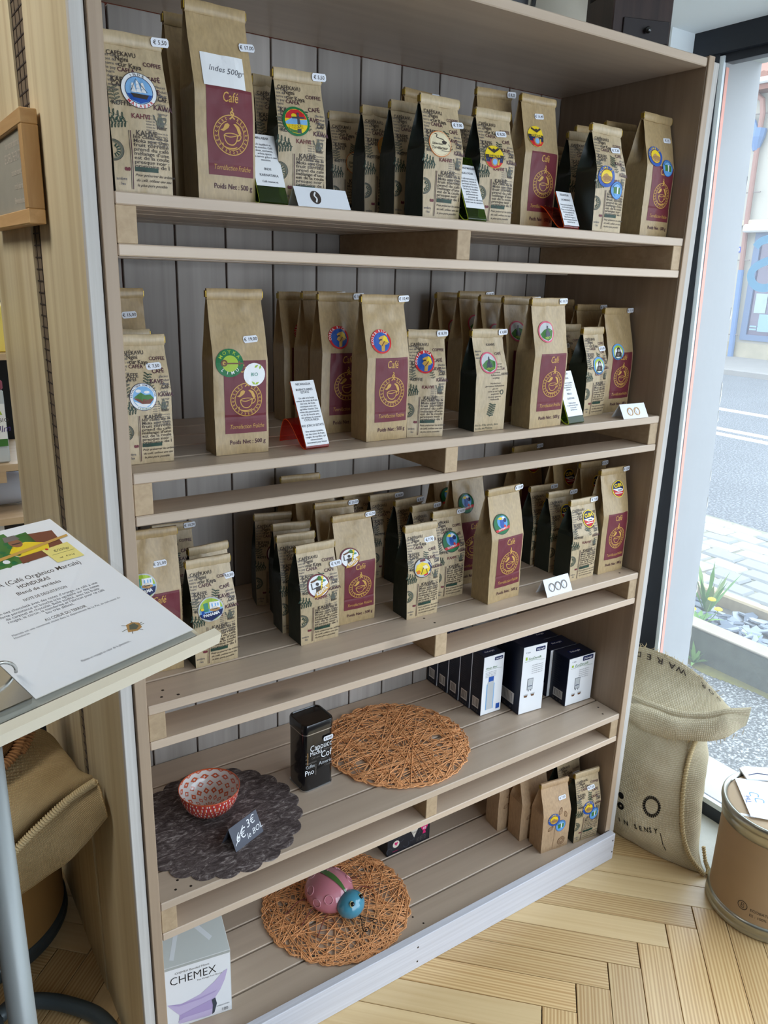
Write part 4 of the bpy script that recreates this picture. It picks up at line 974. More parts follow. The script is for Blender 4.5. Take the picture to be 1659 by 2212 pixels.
# --- top shelf
B('news', 0, .046, .035, S1, -4, 'patterned bag with a round sailing-ship sticker at the left end of the top shelf', G1_, [('inde', .0005, .125, .0225)], '€ 5,50')
B('big', 0, .170, .052, S1, 1, 'tall kraft bag with burgundy panel and a handwritten white label', G1_, [], '€ 17,00', (.041, .206), extra=inde_label)
B('bare', 1, .165, .128, S1, 0, 'plain kraft bag half hidden behind the one with the white handwritten label', G1_)
B('news', 1, .300, .060, S1, -6, 'patterned bag with a red and green BRESIL sticker', G1_, [('bresil', -.010, .121, .021)], '€ 5,50')
B('news', 2, .292, .122, S1, -3, 'patterned bag right behind the one with the BRESIL sticker', G1_)
B('news', 0, .527, .280, S1, -10, 'patterned bag far back with a cream roaster sticker low on its front', G1_, [('torref', .006, .105, .020)], '€ 7,00')
B('news', 2, .539, .196, S1, -4, 'patterned bag with an orange roaster sticker, third in its row', G1_, [('torref2', .006, .125, .020)])
B('news', 1, .555, .127, S1, -2, 'patterned bag right behind the foremost bag with a cream roaster sticker', G1_, [('torref', .004, .105, .020)])
B('news', 2, .563, .054, S1, 2, 'foremost patterned bag with a cream roaster sticker, beside the green stand', G1_, [('torref', -.010, .118, .0205)], '€ 7,00', (.032, .153), (1.08, 1, 1.0))
B('bare', 2, .688, .280, S1, 8, 'plain kraft bag at the back, rising behind the cream roaster stickers', G1_, [], '€ 8,10')
B('news', 1, .700, .132, S1, -2, 'shaded patterned bag behind the green stand, its tag by the blue and yellow EQUATEUR bag', G1_, [], '€ 5,70', sc=(.95, 1, .98))
B('news', 0, .695, .062, S1, -3, 'patterned bag with a yellow and blue EQUATEUR sticker', G1_, [('equateur', -.010, .113, .0195)], '€ 8,20', (.012, .154), sc=(1, 1, .985))
B('bare', 0, .775, .155, S1, -6, 'plain kraft bag behind the two bags with EQUATEUR stickers', G1_, [], '€ 8,20', sc=(.9, 1, .98))
B('big', 2, .834, .100, S1, 1, 'burgundy panel bag with a yellow and blue EQUATEUR sticker', G1_, [('equateur', -.016, .176, .020)], '€ 16,40', (-.002, .216), (1.0, 1, .935))
B('news', 1, .965, .092, S1, -12, 'shaded patterned bag behind the patterned one with two COLOMBIE stickers', G1_, [('colombie', .012, .10, .018)], sc=(1.05, 1, .97))
B('news', 0, .955, .028, S1, 4, 'patterned bag with two overlapping blue stickers on the top shelf', G1_, [('colombie', -.016, .100, .0195), ('decaf', .012, .077, .0165)], '€ 7,20', (.015, .151), (1.16, 1, .99))
B('big', 1, 1.145, .066, S1, 5, 'burgundy panel bag with two blue stickers beside the right cheek', G1_, [('colombie', -.020, .166, .0205), ('decaf', .018, .146, .0175)], '€ 15', (.026, .205), (1.12, 1, .945))
B('bare', 2, 1.130, .150, S1, -6, 'plain kraft bag behind the burgundy bag at the right cheek', G1_, sc=(.95, 1, .92))
B('bare', 0, 1.055, .166, S1, -4, 'plain kraft bag in shadow behind the patterned COLOMBIE bags', G1_, sc=(.8, .9, .86))
B('news', 2, 1.078, .245, S1, -4, 'pale-topped patterned bag deep in the dark right corner of the top shelf', G1_, sc=(.9, 1, .97))
# --- second shelf
B('news', 1, .045, .080, S2, 0, 'patterned bag with a green hill sticker at the left end of the second shelf', G2_, [('hills', -.007, .104, .0205)], '€ 7,50', (.016, .148), (.96, 1, .985))
B('news', 0, .046, .148, S2, 2, 'patterned bag right behind the green hill bag, only its top and price tag showing', G2_, [], '€ 7,50', (.024, .181))
B('bare', 2, .048, .215, S2, -3, 'tall kraft bag rising behind the green hill bag', G2_, [], '€ 15,00', (.020, .213))
B('big', 1, .198, .079, S2, -3, 'burgundy panel bag with a green sticker and a white BIO sticker', G2_, [('moka', -.019, .145, .0215), ('bio', .020, .126, .0180)], '€ 19,00', (.018, .180), (1.02, 1, 1.02))
B('big', 0, .475, .069, S2, 0, 'foremost burgundy bag with a red COSTA RICA sticker', G2_, [('costa', -.014, .176, .0205)], '€ 10,40')
B('big', 2, .440, .165, S2, -3, 'burgundy bag with a red COSTA RICA sticker, second in its row', G2_, [('costa', -.010, .176, .0205)], '€ 10,40')
B('big', 1, .445, .235, S2, 3, 'burgundy bag of the COSTA RICA row, third from the front', G2_, [('costa', .0, .176, .0205)], '€ 10,40')
B('big', 0, .435, .305, S2, -2, 'burgundy bag of the COSTA RICA row, last against the back planks', G2_, [('costa', .0, .176, .0205)], sc=(1, 1, .985))
B('news', 2, .564, .060, S2, -18, 'patterned bag with a red COSTA RICA sticker, turned to the right', G2_, [('costa', -.006, .138, .0200)], '€ 8,70', sc=(.93, 1, 1))
B('rear', 0, .713, .058, S2, -1, 'bag printed with lines of text and a pink-ringed green bird sticker', G2_, [('quetzal', -.008, .132, .0200)], '€ 8,80')
B('big', 2, .8436, .037, S2, 2, 'foremost burgundy bag of the row with pink-ringed stickers, in the light', G2_, [('quetzal', -.012, .190, .0205)], '€ 10,70', sc=(1.06, 1, 1))
B('big', 1, .842, .112, S2, -3, 'burgundy bag of the pink-ringed sticker row, second from the front', G2_, [('quetzal', -.014, .186, .0205)], '€ 10,70')
B('big', 0, .840, .183, S2, 2, 'burgundy bag of the pink-ringed sticker row, third from the front', G2_, [('quetzal', -.010, .176, .0205)])
B('big', 2, .842, .258, S2, -2, 'burgundy bag of the pink-ringed sticker row, fourth from the front', G2_, [('quetzal', -.006, .186, .0205)], '€ 10,70', sc=(1, 1, 1.02))
B('big', 1, .840, .335, S2, 1, 'burgundy bag of the pink-ringed sticker row, last against the planks', G2_, [('quetzal', -.0, .176, .0205)])
B('news', 0, 1.050, .093, S2, 6, 'patterned bag with a blue and lime gorilla sticker behind the lime stand', G2_, [('gorilla', .0, .112, .0190)], '€ 8,00', (.022, .148), sc=(.95, 1, .99))
B('news', 1, 1.040, .158, S2, 2, 'patterned bag right behind the small gorilla sticker bag', G2_, [], '€ 8,00', (-.016, .148))
B('big', 0, 1.145, .112, S2, 3, 'burgundy bag with a blue and lime gorilla sticker by the right cheek', G2_, [('gorilla', -.014, .150, .0195)], '€ 15,10', sc=(1.02, 1, .915))
B('bare', 2, 1.140, .190, S2, -3, 'plain kraft bag behind the burgundy gorilla sticker bag', G2_, [], '€ 15,10', sc=(1, 1, .93))
B('bare', 1, 1.130, .275, S2, 2, 'dark kraft bag deepest in the right corner of the second shelf', G2_, sc=(1, 1, .96))
# --- third shelf
B('big', 2, .055, .128, S3, -6, 'burgundy bag with a white and blue PANAMA sticker partly behind the menu folder', G3_, [('panama', -.018, .163, .0215)], '€ 21,00', (.012, .196))
B('news', 1, .160, .320, S3, -6, 'shaded patterned bag against the planks behind the PANAMA bags', G3_, [], '€ 10,50')
B('news', 2, .172, .170, S3, 5, 'patterned bag right behind the foremost PANAMA bag', G3_)
B('news', 0, .152, .108, S3, 0, 'patterned bag with a white and blue PANAMA sticker, foremost at the left', G3_, [('panama', -.008, .107, .0215)], '€ 10,50', (.030, .157), (1.04, 1, 1))
B('news', 2, .362, .292, S3, -14, 'shaded patterned KENYA bag standing back against the planks', G3_, [('kenya', .004, .113, .021)])
B('news', 1, .368, .216, S3, -10, 'patterned KENYA bag, third of the row behind the foremost one', G3_)
B('news', 0, .346, .152, S3, -6, 'patterned KENYA bag right behind the foremost patterned one', G3_, [('kenya', .006, .108, .021)], '€ 9,50', (.030, .157))
B('news', 1, .352, .092, S3, 0, 'foremost patterned bag with a maroon-ringed KENYA sticker', G3_, [('kenya', -.004, .116, .0220)], '€ 9,50', (.036, .150), (1.06, 1, .985))
B('big', 1, .457, .132, S3, -1, 'burgundy bag with a maroon-ringed KENYA sticker', G3_, [('kenya', -.016, .160, .0220)], '€ 22,50', sc=(1, 1, .875))
B('big', 0, .457, .196, S3, -6, 'burgundy KENYA bag right behind the foremost burgundy one', G3_, [('kenya', .0, .160, .0220)], '€ 22,50', sc=(.97, 1, .91))
B('big', 2, .445, .265, S3, -3, 'burgundy KENYA bag, third of its row', G3_, [('kenya', .0, .170, .0220)], sc=(1, 1, .95))
B('bare', 0, .456, .340, S3, -4, 'plain kraft bag whose top shows through the pallet gap above the KENYA bags', G3_, sc=(1, 1, 1.0))
B('news', 2, .590, .086, S3, -1, 'patterned bag with a yellow sticker ringed in black', G3_, [('ethiopie', -.006, .108, .0205)], '€ 7,30', (.018, .160), (1.02, 1, 1))
B('news', 0, .702, .137, S3, -2, 'patterned bag with a green toucan sticker, foremost patterned one of its row', G3_, [('guatemala', .0, .128, .0225)], '€ 8,10', sc=(.97, 1, 1))
B('news', 1, .684, .195, S3, 2, 'patterned bag right behind the patterned toucan one', G3_, [('guatemala', .010, .125, .0225)], '€ 8,10', sc=(.95, 1, 1))
B('news', 2, .677, .250, S3, 3, 'patterned bag of the toucan row, third from the front', G3_, [], '€ 8,10')
B('news', 0, .655, .306, S3, -4, 'patterned bag of the toucan row, fourth from the front', G3_, [], '€ 8,00')
B('news', 1, .615, .360, S3, 0, 'patterned bag of the toucan row, last in the dark against the planks', G3_)
B('big', 1, .793, .066, S3, 4, 'foremost burgundy bag with a green toucan sticker', G3_, [('guatemala', -.016, .178, .0215)], '€ 12,80', sc=(1.08, 1, .985))
B('big', 0, .788, .178, S3, 0, 'burgundy toucan bag right behind the foremost one', G3_, [('guatemala', -.012, .188, .0215)], sc=(1, 1, 1.02))
B('big', 2, .800, .262, S3, -5, 'burgundy toucan bag in shadow, third of its row', G3_, [('guatemala', -.008, .188, .0215)], sc=(1, 1, .98))
B('news', 2, 1.044, .068, S3, 0, 'foremost patterned bag with a yellow-ringed CUBA sticker', G3_, [('cuba', .012, .146, .0195)], '€ 7,00', sc=(1.08, 1, .985))
B('news', 0, 1.044, .133, S3, -3, 'patterned CUBA bag, second from the front', G3_, [('cuba', .012, .142, .0195)], '€ 7,00', sc=(1.04, 1, 1))
B('news', 1, 1.040, .192, S3, -4, 'patterned CUBA bag, third from the front', G3_, [('cuba', .012, .138, .0195)], '€ 7,00')
B('big', 0, 1.141, .066, S3, 0, 'burgundy bag with a yellow-ringed CUBA sticker by the right cheek', G3_, [('cuba', .012, .204, .0200)], '€ 13,50', sc=(.98, 1, 1))
B('big', 2, 1.146, .136, S3, -5, 'burgundy CUBA bag right behind the one by the right cheek', G3_, [('cuba', .012, .200, .0200)], '€ 13,50', sc=(.92, 1, 1))
B('big', 1, 1.130, .212, S3, 2, 'burgundy CUBA bag, third from the front', G3_, [('cuba', .012, .200, .0200)])
B('big', 0, 1.135, .350, S3, 3, 'kraft bag at the very back, seen through the pallet gap above the CUBA bags', G3_, [('cuba', .016, .200, .0200)], '€ 13,50', sc=(1.1, .9, 1))
# --- bottom deck
B('kraft', 0, 1.052, .062, S5, -8, 'matt kraft bag without panel, two blue stickers, foremost on the bottom deck', G5_, [('colombie', -.012, .098, .0175), ('decaf', .010, .075, .0165)], '€ 7,20', (.018, .150))
B('kraft', 1, 1.036, .128, S5, -6, 'matt kraft bag right behind the foremost one on the bottom deck', G5_, sc=(1.02, 1, 1.02))
B('kraft', 2, 1.012, .192, S5, -5, 'matt kraft bag, last of the three on the bottom deck', G5_, [('colombie', .018, .115, .0175)], sc=(1, 1, 1.02))
B('news', 1, 1.150, .044, S5, -7, 'patterned bag with two blue stickers at the right end of the bottom deck', G5_, [('colombie', -.004, .100, .0180), ('decaf', .016, .078, .0165)], '€ 7,20', (.010, .148), (1.04, 1, 1.04))
B('news', 0, 1.150, .108, S5, -4, 'patterned bag right behind the one at the right end of the bottom deck', G5_, [('colombie', -.004, .108, .0180)], '€ 7,20', (.02, .148), (1.04, 1, 1.06))
B('news', 2, 1.010, .330, S5, -6, 'dark-sided patterned bag far back on the bottom deck', G5_)

# ------------------------------------------------------------------ text cards on bent acrylic stands
def stand(x, y, z, deg, w, h, lean, acr, edge, label, lines, group='text cards on bent acrylic stands', top_extra=0., pb=.005):
    root = thing('card_stand', label, 'sign', (x, y, z+.0003), R_(deg), group)
    prof = [(lean*(1+top_extra), h*(1+top_extra)), (lean*.5, h*.5), (lean*.016/h, .016), (lean*.006/h, .006), (.0028, .0015), (.009, .0008), (.018, .005)] + \
           [(.032, .018), (.048, .034), (.061, .042), (.073, .040), (.082, .022), (.086, .0006)]
    pts = [crom(prof, i/44) for i in range(45)]
    th = .0018; rows0 = []; rows1 = []
    for i, (py, pz) in enumerate(pts):
        a = pts[max(i-1, 0)]; b = pts[min(i+1, 44)]; dy, dz = b[0]-a[0], b[1]-a[1]; l = math.hypot(dy, dz) or 1
        ny, nz = -dz/l*th/2, dy/l*th/2; py2, pz2 = py, max(pz, .0009)
        rows0.append([(-w/2, py2+ny, pz2+nz), (w/2, py2+ny, pz2+nz)]); rows1.append([(-w/2, py2-ny, pz2-nz), (w/2, py2-ny, pz2-nz)])
    mb = MB(); n = 45
    for r0, r1 in zip(rows0, rows1): mb.v += [r0[0], r0[1], r1[1], r1[0]]
    for i in range(n-1):
        k = 4*i
        for q, mi in ((0, 0), (1, 1), (2, 0), (3, 1)): mb.f.append((k+q, k+(q+1) % 4, k+4+(q+1) % 4, k+4+q)); mb.mi.append(mi)
    mb.f += [(0, 3, 2, 1), (4*n-4, 4*n-3, 4*n-2, 4*n-1)]; mb.mi += [1, 1]
    mb.build('acrylic_stand', [acr, edge], root)
    up = Vector((0, lean, h)).normalized(); nr = Vector((0, -up.z, up.y)); L = math.hypot(lean, h)
    D = Draw(); D.rect(-w/2, pb, w/2, L, 'white', 0, 1, 1)
    yy = L-.008
    for t in lines:
        s = .0056 if t.isupper() else .0046
        if t: D.text(t, 0, yy, s, 'greytext', 'CENTER', 0, 0, .008, 2, .92)
        yy -= .0049
        if yy < pb+.002: break
    D.build('printed_card', planar((0, 0, .001), (1, 0, 0), up, nr, .0016), root)
    return root
A_gr = glass('acrylic_green', srgb(120, 150, 44), tr=.93); A_gre = plain('acrylic_green_edge', srgb(206, 236, 60), .3, spec=.6)
A_or = glass('acrylic_red', srgb(240, 120, 100), tr=.93); A_ore = plain('acrylic_red_edge', srgb(255, 96, 30), .3, spec=.6)
TXT_IN = ['MALABAR', '', 'Un équilibré et', 'les muscles. Café', 'doux, onctueux,', 'arôme épicés', 'de terroir grâce à une', 'mousson', '', '', 'INDE', '', 'KARNATAKA', '', 'Café intense et', 'puissant, onctuosité', 'marqué par des notes', 'épicées et animales']
TXT_MM = ['MÉLANGE MAISON', '', 'MOKA POUR', '', 'Un café harmonieux et', 'généreux, intense et', 'persistant en bouche', 'marqué par des notes', 'fleuries. Un équilibre', 'parfait. Convient', 'parfaitement aux', 'personnes qui', 'recherchent un café doux', 'servir avec du caractère']
TXT_NI = ['NICARAGUA', '', 'BUENOS AIRES', 'ESTATE', '', 'Un café très fruité', 'autour de notes de fruits', 'des bois, de fruits', 'exotiques avec une', 'agréable vivacité. Des', 'notes plus gourmandes', 'en fin de bouche avec', 'des arômes de caramel', 'COSTA RICA', '', 'RIO JORCO ESTATE', '', 'Une attaque acidulée,', 'sur des notes de fruits', 'rouges, de myrtilles, qui', "s'évanouissent", 'doucement pour laisser']
TXT_CO = ['ÉQUATEUR', '', 'LAS MARIAS', '', 'Retrouvez le fruité du', 'cru du sud du pays.', 'Doux, un nez floral avec', 'bouche pulpeuse et', 'notes de raisin.', 'Une finale longue et', 'harmonieuse en bouche,', 'caramel au lait']
TXT_RW = ['RWANDA', '', 'KIVUSHA', '', 'Café rond et équilibré', 'aux notes florales', 'et acidulées de', 'agrumes', '', 'PÉROU', '', 'QUECHUA', '', 'Café bio doux', 'et parfumé aux notes', 'de chocolat', 'de fruits secs']
stand(.238, .012, S1, 0, .047, .098, .046, A_gr, A_gre, 'text card on a green acrylic stand between the handwritten label bag and the BRESIL bag', TXT_IN, pb=.026)
stand(.632, .010, S1, 4, .045, .093, .044, A_gr, A_gre, 'text card on a green acrylic stand left of the patterned EQUATEUR bag', TXT_MM, top_extra=.16, pb=.022)
stand(.868, .010, S1, 6, .046, .066, .030, A_or, A_ore, 'small text card on a red acrylic stand beside the burgundy EQUATEUR bag', TXT_CO)
stand(.326, .032, S2, 5, .047, .108, .052, A_or, A_ore, 'text card on an orange-edged red acrylic stand right of the BIO sticker bag', TXT_NI)
stand(.936, .008, S2, 6, .052, .103, .050, A_gr, A_gre, 'text card on a lime acrylic stand by the small gorilla sticker bag', TXT_RW, pb=.016)

# ------------------------------------------------------------------ folded tent cards
M_card = plain('white_card', srgb(232, 234, 238), .6)
def tent(x, y, z, deg, w, h, half, label, draw, mat=M_card, name='tent_card', group=None):
    root = thing(name, label, 'sign', (x, y, z+.0003), R_(deg), group); t = .0006
    mb = MB()
    for sg in (-1, 1):
        v = [(-w/2, sg*half, 0), (w/2, sg*half, 0), (w/2, 0, h), (-w/2, 0, h)]; o = Vector((0, -sg*h, -half)).normalized()*t
        mb.add(v+[tuple(Vector(p)+o) for p in v], [(0, 1, 2, 3), (7, 6, 5, 4), (0, 4, 5, 1), (1, 5, 6, 2), (2, 6, 7, 3), (3, 7, 4, 0)])
    mb.build('folded_card', mat, root)
    D = Draw(); draw(D); up = Vector((0, half, h)).normalized()
    D.build('card_print', planar((0, -half, 0), (1, 0, 0), up, (0, -up.z, up.y), .0004), root)
    return root
def bean(D, x, y, s, c, c2='white', filled=True):
    D.at(x, y, s)
    if filled: D.disc(0, 0, .8, c, 0, 20, 1, 1.); D.stroke([(.12, .78), (-.14, .25), (.12, -.2), (-.1, -.78)], .22, c2, 1, smooth=12)
    else:
        D.ring(0, 0, .62, .86, c, 0); D.stroke([(.05, .7), (-.12, .2), (.1, -.2), (-.05, -.7)], .34, c2, 1, smooth=12); D.ring(0, 0, .62, .86, c, 2, a0=.4, a1=2.6)
    D.at(0, 0, 1)
tent(.319, .020, S1, 0, .092, .029, .018, 'white tent card with one dark coffee bean on the top shelf', lambda D: bean(D, -.012, .017, .0115, 'ink'), group='bean strength cards')
tent(1.118, .018, S2, -2, .080, .030, .018, 'white tent card with two pale beans on the second shelf', lambda D: (bean(D, -.013, .016, .011, 'tan', 'white', False), bean(D, .009, .016, .011, 'tan', 'white', False)), group='bean strength cards')
tent(.929, .018, S3, 2, .082, .036, .018, 'white tent card with three grey beans on the third shelf', lambda D: [bean(D, -.020+.020*k, .019, .0115, 'grey', 'white', False) for k in range(3)], group='bean strength cards')
M_slate = plain('slate_card', srgb(84, 86, 96), .6, var=.12, vscale=60)
def prc(D):
    D.text('6€', -.030, .013, .0235, 'white', 'LEFT', .08, .35, .0, 0); D.stroke([(-.033, .010), (-.004, .036)], .0014, 'white', 1); D.text('3€', .003, .0255, .0205, 'white', 'LEFT', .10, .3, 0, 0); D.text('le BOL', -.003, .0065, .0150, 'white', 'LEFT', .10, .3, 0, 0)
tent(.190, .080, S4+.0016, 21, .074, .042, .020, 'slate-grey price card with white handwriting leaning in front of the bowl', prc, M_slate, 'price_card')

# ------------------------------------------------------------------ boxes of descaler and filters on the fourth shelf
M_navy = plain('navy_carton', srgb(24, 32, 54), .35); M_wht = plain('white_carton', srgb(222, 228, 234), .4)
def logo(D, x, y, s):
    D.at(x, y, s); D.poly([(-1, -.22), (-.92, -.36), (.92, -.36), (1, -.22), (1, .22), (.92, .36), (-.92, .36), (-1, .22)], 'navy', 1); D.text("DeLonghi", 0, -.16, .42, 'white', 'CENTER', 0, .15, .02, 2, .95); D.at(0, 0, 1)
def carton(x, y, w, d, h, deg, label, group, kind):
    root = thing('descaler_box' if kind != 'filter' else 'filter_box', label, 'box', (x, y, S4+.0004), R_(deg), group)
    mb = MB(); mb.box(0, w, 0, d, 0, h, 0, bev=.0008); mb.build('carton', M_navy, root)
    D = Draw(); D.rect(.0008, .0008, w-.0008, h-.0008, 'pgrey', 0); D.rect(.0012, .0012, w-.0012, h-.0012, 'white', 1)
    logo(D, w*.72, h*.93, w*.20); D.it[-2:] = [(p, f, c, z+1) for p, f, c, z in D.it[-2:]]
    if kind == 'filter':
        D.text('Water filter', w*.12, h*.78, .0075, 'leafg', 'LEFT', 0, .1, 0, 3); D.stroke([(w*.1, h*.76), (w*.5, h*.77), (w*.9, h*.755)], .0006, 'leafg', 3)
        for k in range(4): D.text('calcare filter filtre wasser', w*.12, h*.72-.0042*k, .0034, 'greytext', 'LEFT', 0, 0, 0, 3)
        D.rect(w*.22, h*.08, w*.60, h*.52, 'sky', 3); D.rect(w*.26, h*.08, w*.56, h*.56, 'pgrey', 4); D.rect(w*.30, h*.56, w*.54, h*.64, 'blue', 4); D.rect(w*.74, h*.05, w*.92, h*.14, 'blue', 3)
    else:
        D.rect(w*.12, h*.80, w*.19, h*.845, 'lime', 3); D.text('EcoDecalk', w*.24, h*.795, .0095 if w < .09 else .011, 'leafg', 'LEFT', 0, .15, 0, 3); D.stroke([(w*.1, h*.775), (w*.5, h*.785), (w*.92, h*.76)], .0006, 'leafg', 3)
        for k in range(5): D.text('kalk descaler détartrant', w*.42, h*.70-.0056*k, .0036, 'greytext', 'LEFT', 0, 0, 0, 3)
        D.at(w*.40, h*.42, .001); D.rect(-9, -14, 9, 18, 'greytext', 3); D.rect(-7.8, -12.8, 7.8, 16.8, 'pgrey', 4); D.rect(-6, -4, 6, -2, 'navy', 5)
        for sx in (-4, 4): D.rect(sx-1.2, -18, sx+1.2, -14, 'greytext', 3)
        for sx in (-11, 11): D.at(w*.40+sx*.001, h*.42-.031, .001); D.poly([(-7, 6), (7, 6), (4, -3), (-4, -3)], 'pgrey', 3); D.poly([(-6, 2.5), (6, 2.5), (3.6, -2.6), (-3.6, -2.6)], 'brown', 4)
        D.at(0, 0, 1); D.text('€ 9,00', w*.12, h*.90, .005, 'navy', 'LEFT', 0, 0, 0, 3)
    D.build('printed_front', FRONT(0, .0002), root)
    E_ = Draw(); r = random.Random(int(x*1000))
    for k in range(15):                                   # the dark narrow side: rows of fine print, barcode, symbols
        yy = h*.92-.0062*k
        if yy < h*.34: break
        E_.text(['descaler', 'anticalcare', 'détartrant', 'entkalker', 'decalk'][k % 5], d*.12, yy, .0044, 'greytext', 'LEFT', 0, 0, 0, 1, min(1.4, d/.04))
    side_fn = lambda a, b, l: (-.0003-.0001*l, d-a, b)
    E_.build('printed_side', side_fn, root); E_ = Draw(); E_.rect(d*.22, h*.10, d*.80, h*.27, 'white', 1)
    for k in range(9): E_.rect(d*(.27+.055*k), h*.12, d*(.27+.055*k)+(.0006+.0008*r.random()), h*.255, 'black', 2)
    for k in range(3): E_.at(d*(.25+.22*k), h*.045, .003); E_.ring(0, 0, .5, .9, 'grey', 1, 12)
    E_.at(0, 0, 1)
    E_.build('barcode', side_fn, root)
    T = Draw(); logo(T, w*.5, d*.5, min(w*.3, .022)); T.build('printed_top', lambda a, b, l: (a, b, h+.0002+.0001*l), root)
    return root
NB = 'narrow navy cartons in a row on the fourth shelf'
for k, t in enumerate(['foremost narrow navy carton with a blue bottle on its white front', 'second narrow navy carton behind the foremost', 'third narrow navy carton of the row', 'fourth narrow navy carton of the row', 'last narrow navy carton against the back planks']):
    carton(.8795-.001*k, .177+.0442*k, .0665, .043, .164-.001*(k % 2), -2, t, NB, 'filter')
carton(.9665, .131, .076, .105, .189, -5, 'tallest navy carton with two coffee cups on its white front, mid row', None, 'eco')
WBX = 'wide navy cartons by the right cheek'
for k, t in enumerate(['foremost wide navy carton by the right cheek, sunlit white front', 'second wide navy carton by the right cheek', 'third wide navy carton by the right cheek', 'rearmost wide navy carton by the right cheek']):
    carton(1.1005-.006*k, .0985+.0605*k, .092, .058, .136, -3, t, WBX, 'eco')

# ------------------------------------------------------------------ black coffee tin
tin = thing('coffee_tin', 'tall black metal tin with silver coffee words beside the rattan placemat', 'tin', (.3565, .1375, S4+.0003), R_(3))
def rrect(w, d, r, n=6):
    out = []
    for cx, cy, a0 in ((w-r, r, -PI/2), (w-r, d-r, 0), (r, d-r, PI/2), (r, r, PI)):
        for k in range(n+1): a = a0+PI/2*k/n; out.append((cx+r*math.cos(a), cy+r*math.sin(a)))
    return out
M_tin = plain('black_enamel', srgb(14, 14, 16), .18, spec=.6, coat=.5); M_rim = plain('tin_rim', srgb(190, 190, 190), .25, .9)
def inset(p, c, k): return [(c[0]+(x-c[0])*k, c[1]+(y-c[1])*k) for x, y in p]
tw, td, th = .074, .066, .160; rr_ = rrect(tw, td, .012)
autosmooth(MB().prism(rr_, .002, th-.022).build('tin_body', M_tin, tin))
lid = MB(); c_ = (tw/2, td/2); lv = [[(x, y, th-.021) for x, y in inset(rr_, c_, 1.035)], [(x, y, th-.004) for x, y in inset(rr_, c_, 1.035)], [(x, y, th-.0005) for x, y in inset(rr_, c_, 1.0)], [(x, y, th) for x, y in inset(rr_, c_, .93)], [(x, y, th-.002) for x, y in inset(rr_, c_, .90)]]
for r in lv: r.append(r[0])
lid.grid(lv); nn = len(rr_); lid.f.append(tuple(4*(nn+1)+k for k in range(nn))); lid.mi.append(0); autosmooth(lid.build('tin_lid', M_tin, tin))
MB().prism(inset(rr_, c_, 1.03), 0, .003).build('base_rim', M_rim, tin); MB().prism(inset(rr_, c_, 1.025), th-.0235, th-.0215).build('lid_rim', M_rim, tin)
D = Draw()
for t, x0, x1, y, s, c in (('Cappucc', .014, .0685, .0955, .0205, 'white'), ('Mocha', .014, .0440, .0850, .0140, 'white'), ('Espresso', .048, .0685, .0885, .0078, 'grey'), ('Americano', .046, .0685, .0948, .0052, 'grey'), ('Café Latte', .018, .0380, .0765, .0066, 'grey'), ('Cof', .041, .0685, .0720, .0225, 'white'), ('Americano', .007, .0300, .0670, .0074, 'grey'), ('Coffee', .004, .0255, .0570, .0115, 'pgrey'),
                      ('Pno', .001, .0240, .0410, .0180, 'white'), ('Mocha', .041, .0550, .0665, .0060, 'grey'), ('Americ', .036, .0685, .0560, .0125, 'pgrey'), ('Cappu', .050, .0685, .0500, .0062, 'grey')): D.fit(t, x0, x1, y, s, c, 0)
D.text('Americano', .0100, .066, .0066, 'tan', 'LEFT', PI/2, z=0); D.text('mericano', .030, .036, .0070, 'grey', 'LEFT', PI/2, z=0)
for k in range(4): D.text(['o', 'se', 'no', 'A'][k], .003, .088-.009*k, .006, 'grey', z=0)
D.build('printed_words', FRONT(-.0002), tin)
t = link('price_tag', tag_mesh('€ 8,00'), tin); t.location = (.058, -.0030, .117)

# ------------------------------------------------------------------ bowl on its felt doily
doi = MB(); nl = 22; ns = nl*10; rows = []
def doily_r(a): return .158+.0105*abs(math.sin(a*nl/2))**.8
for rr2, zz in ((0.0, .0016), (.35, .0016), (.7, .0016), (.97, .0016), (1., .0011), (1., .0)):
    rows.append([(doily_r(2*PI*k/ns)*rr2*math.cos(2*PI*k/ns), doily_r(2*PI*k/ns)*rr2*math.sin(2*PI*k/ns), zz) for k in range(ns+1)])
doi.grid(rows)
def felt():
    m, t, b = _new('mottled_felt'); N = t.nodes.new; L = t.links.new; tc = N('ShaderNodeTexCoord')
    n = N('ShaderNodeTexNoise'); n.inputs['Scale'].default_value = 42; n.inputs['Detail'].default_value = 8; n.inputs['Roughness'].default_value = .75; n.inputs['Distortion'].default_value = 1.2; mp = N('ShaderNodeMapping'); mp.inputs['Scale'].default_value = (1, 2.2, 1); mp.inputs['Rotation'].default_value = (0, 0, .5); L(tc.outputs['Object'], mp.inputs[0]); L(mp.outputs[0], n.inputs['Vector'])
    r = N('ShaderNodeValToRGB'); r.color_ramp.elements[0].position = .42; r.color_ramp.elements[0].color = (*srgb(78, 68, 66), 1); r.color_ramp.elements[1].position = .70; r.color_ramp.elements[1].color = (*srgb(205, 194, 188), 1); e = r.color_ramp.elements.new(.54); e.color = (*srgb(112, 100, 97), 1)
    L(n.outputs[0], r.inputs[0]); L(r.outputs[0], b.inputs['Base Color']); b.inputs['Roughness'].default_value = .95; b.inputs['Specular IOR Level'].default_value = .1
    bp = N('ShaderNodeBump'); bp.inputs['Strength'].default_value = .6; bp.inputs['Distance'].default_value = .002; L(n.outputs[0], bp.inputs['Height']); L(bp.outputs[0], b.inputs['Normal']); return m
o = doi.build('felt_doily', felt(), loc=(.1725, .156, S4+.0003)); tag(o, 'dark mottled felt doily with scalloped edge under the bowl', 'placemat')
bowl = thing('bowl', 'small bowl with orange diamonds inside and red chevrons outside', 'bowl', (.166, .186, S4+.0022)); bowl.scale = (1.05, 1.05, 1.04)
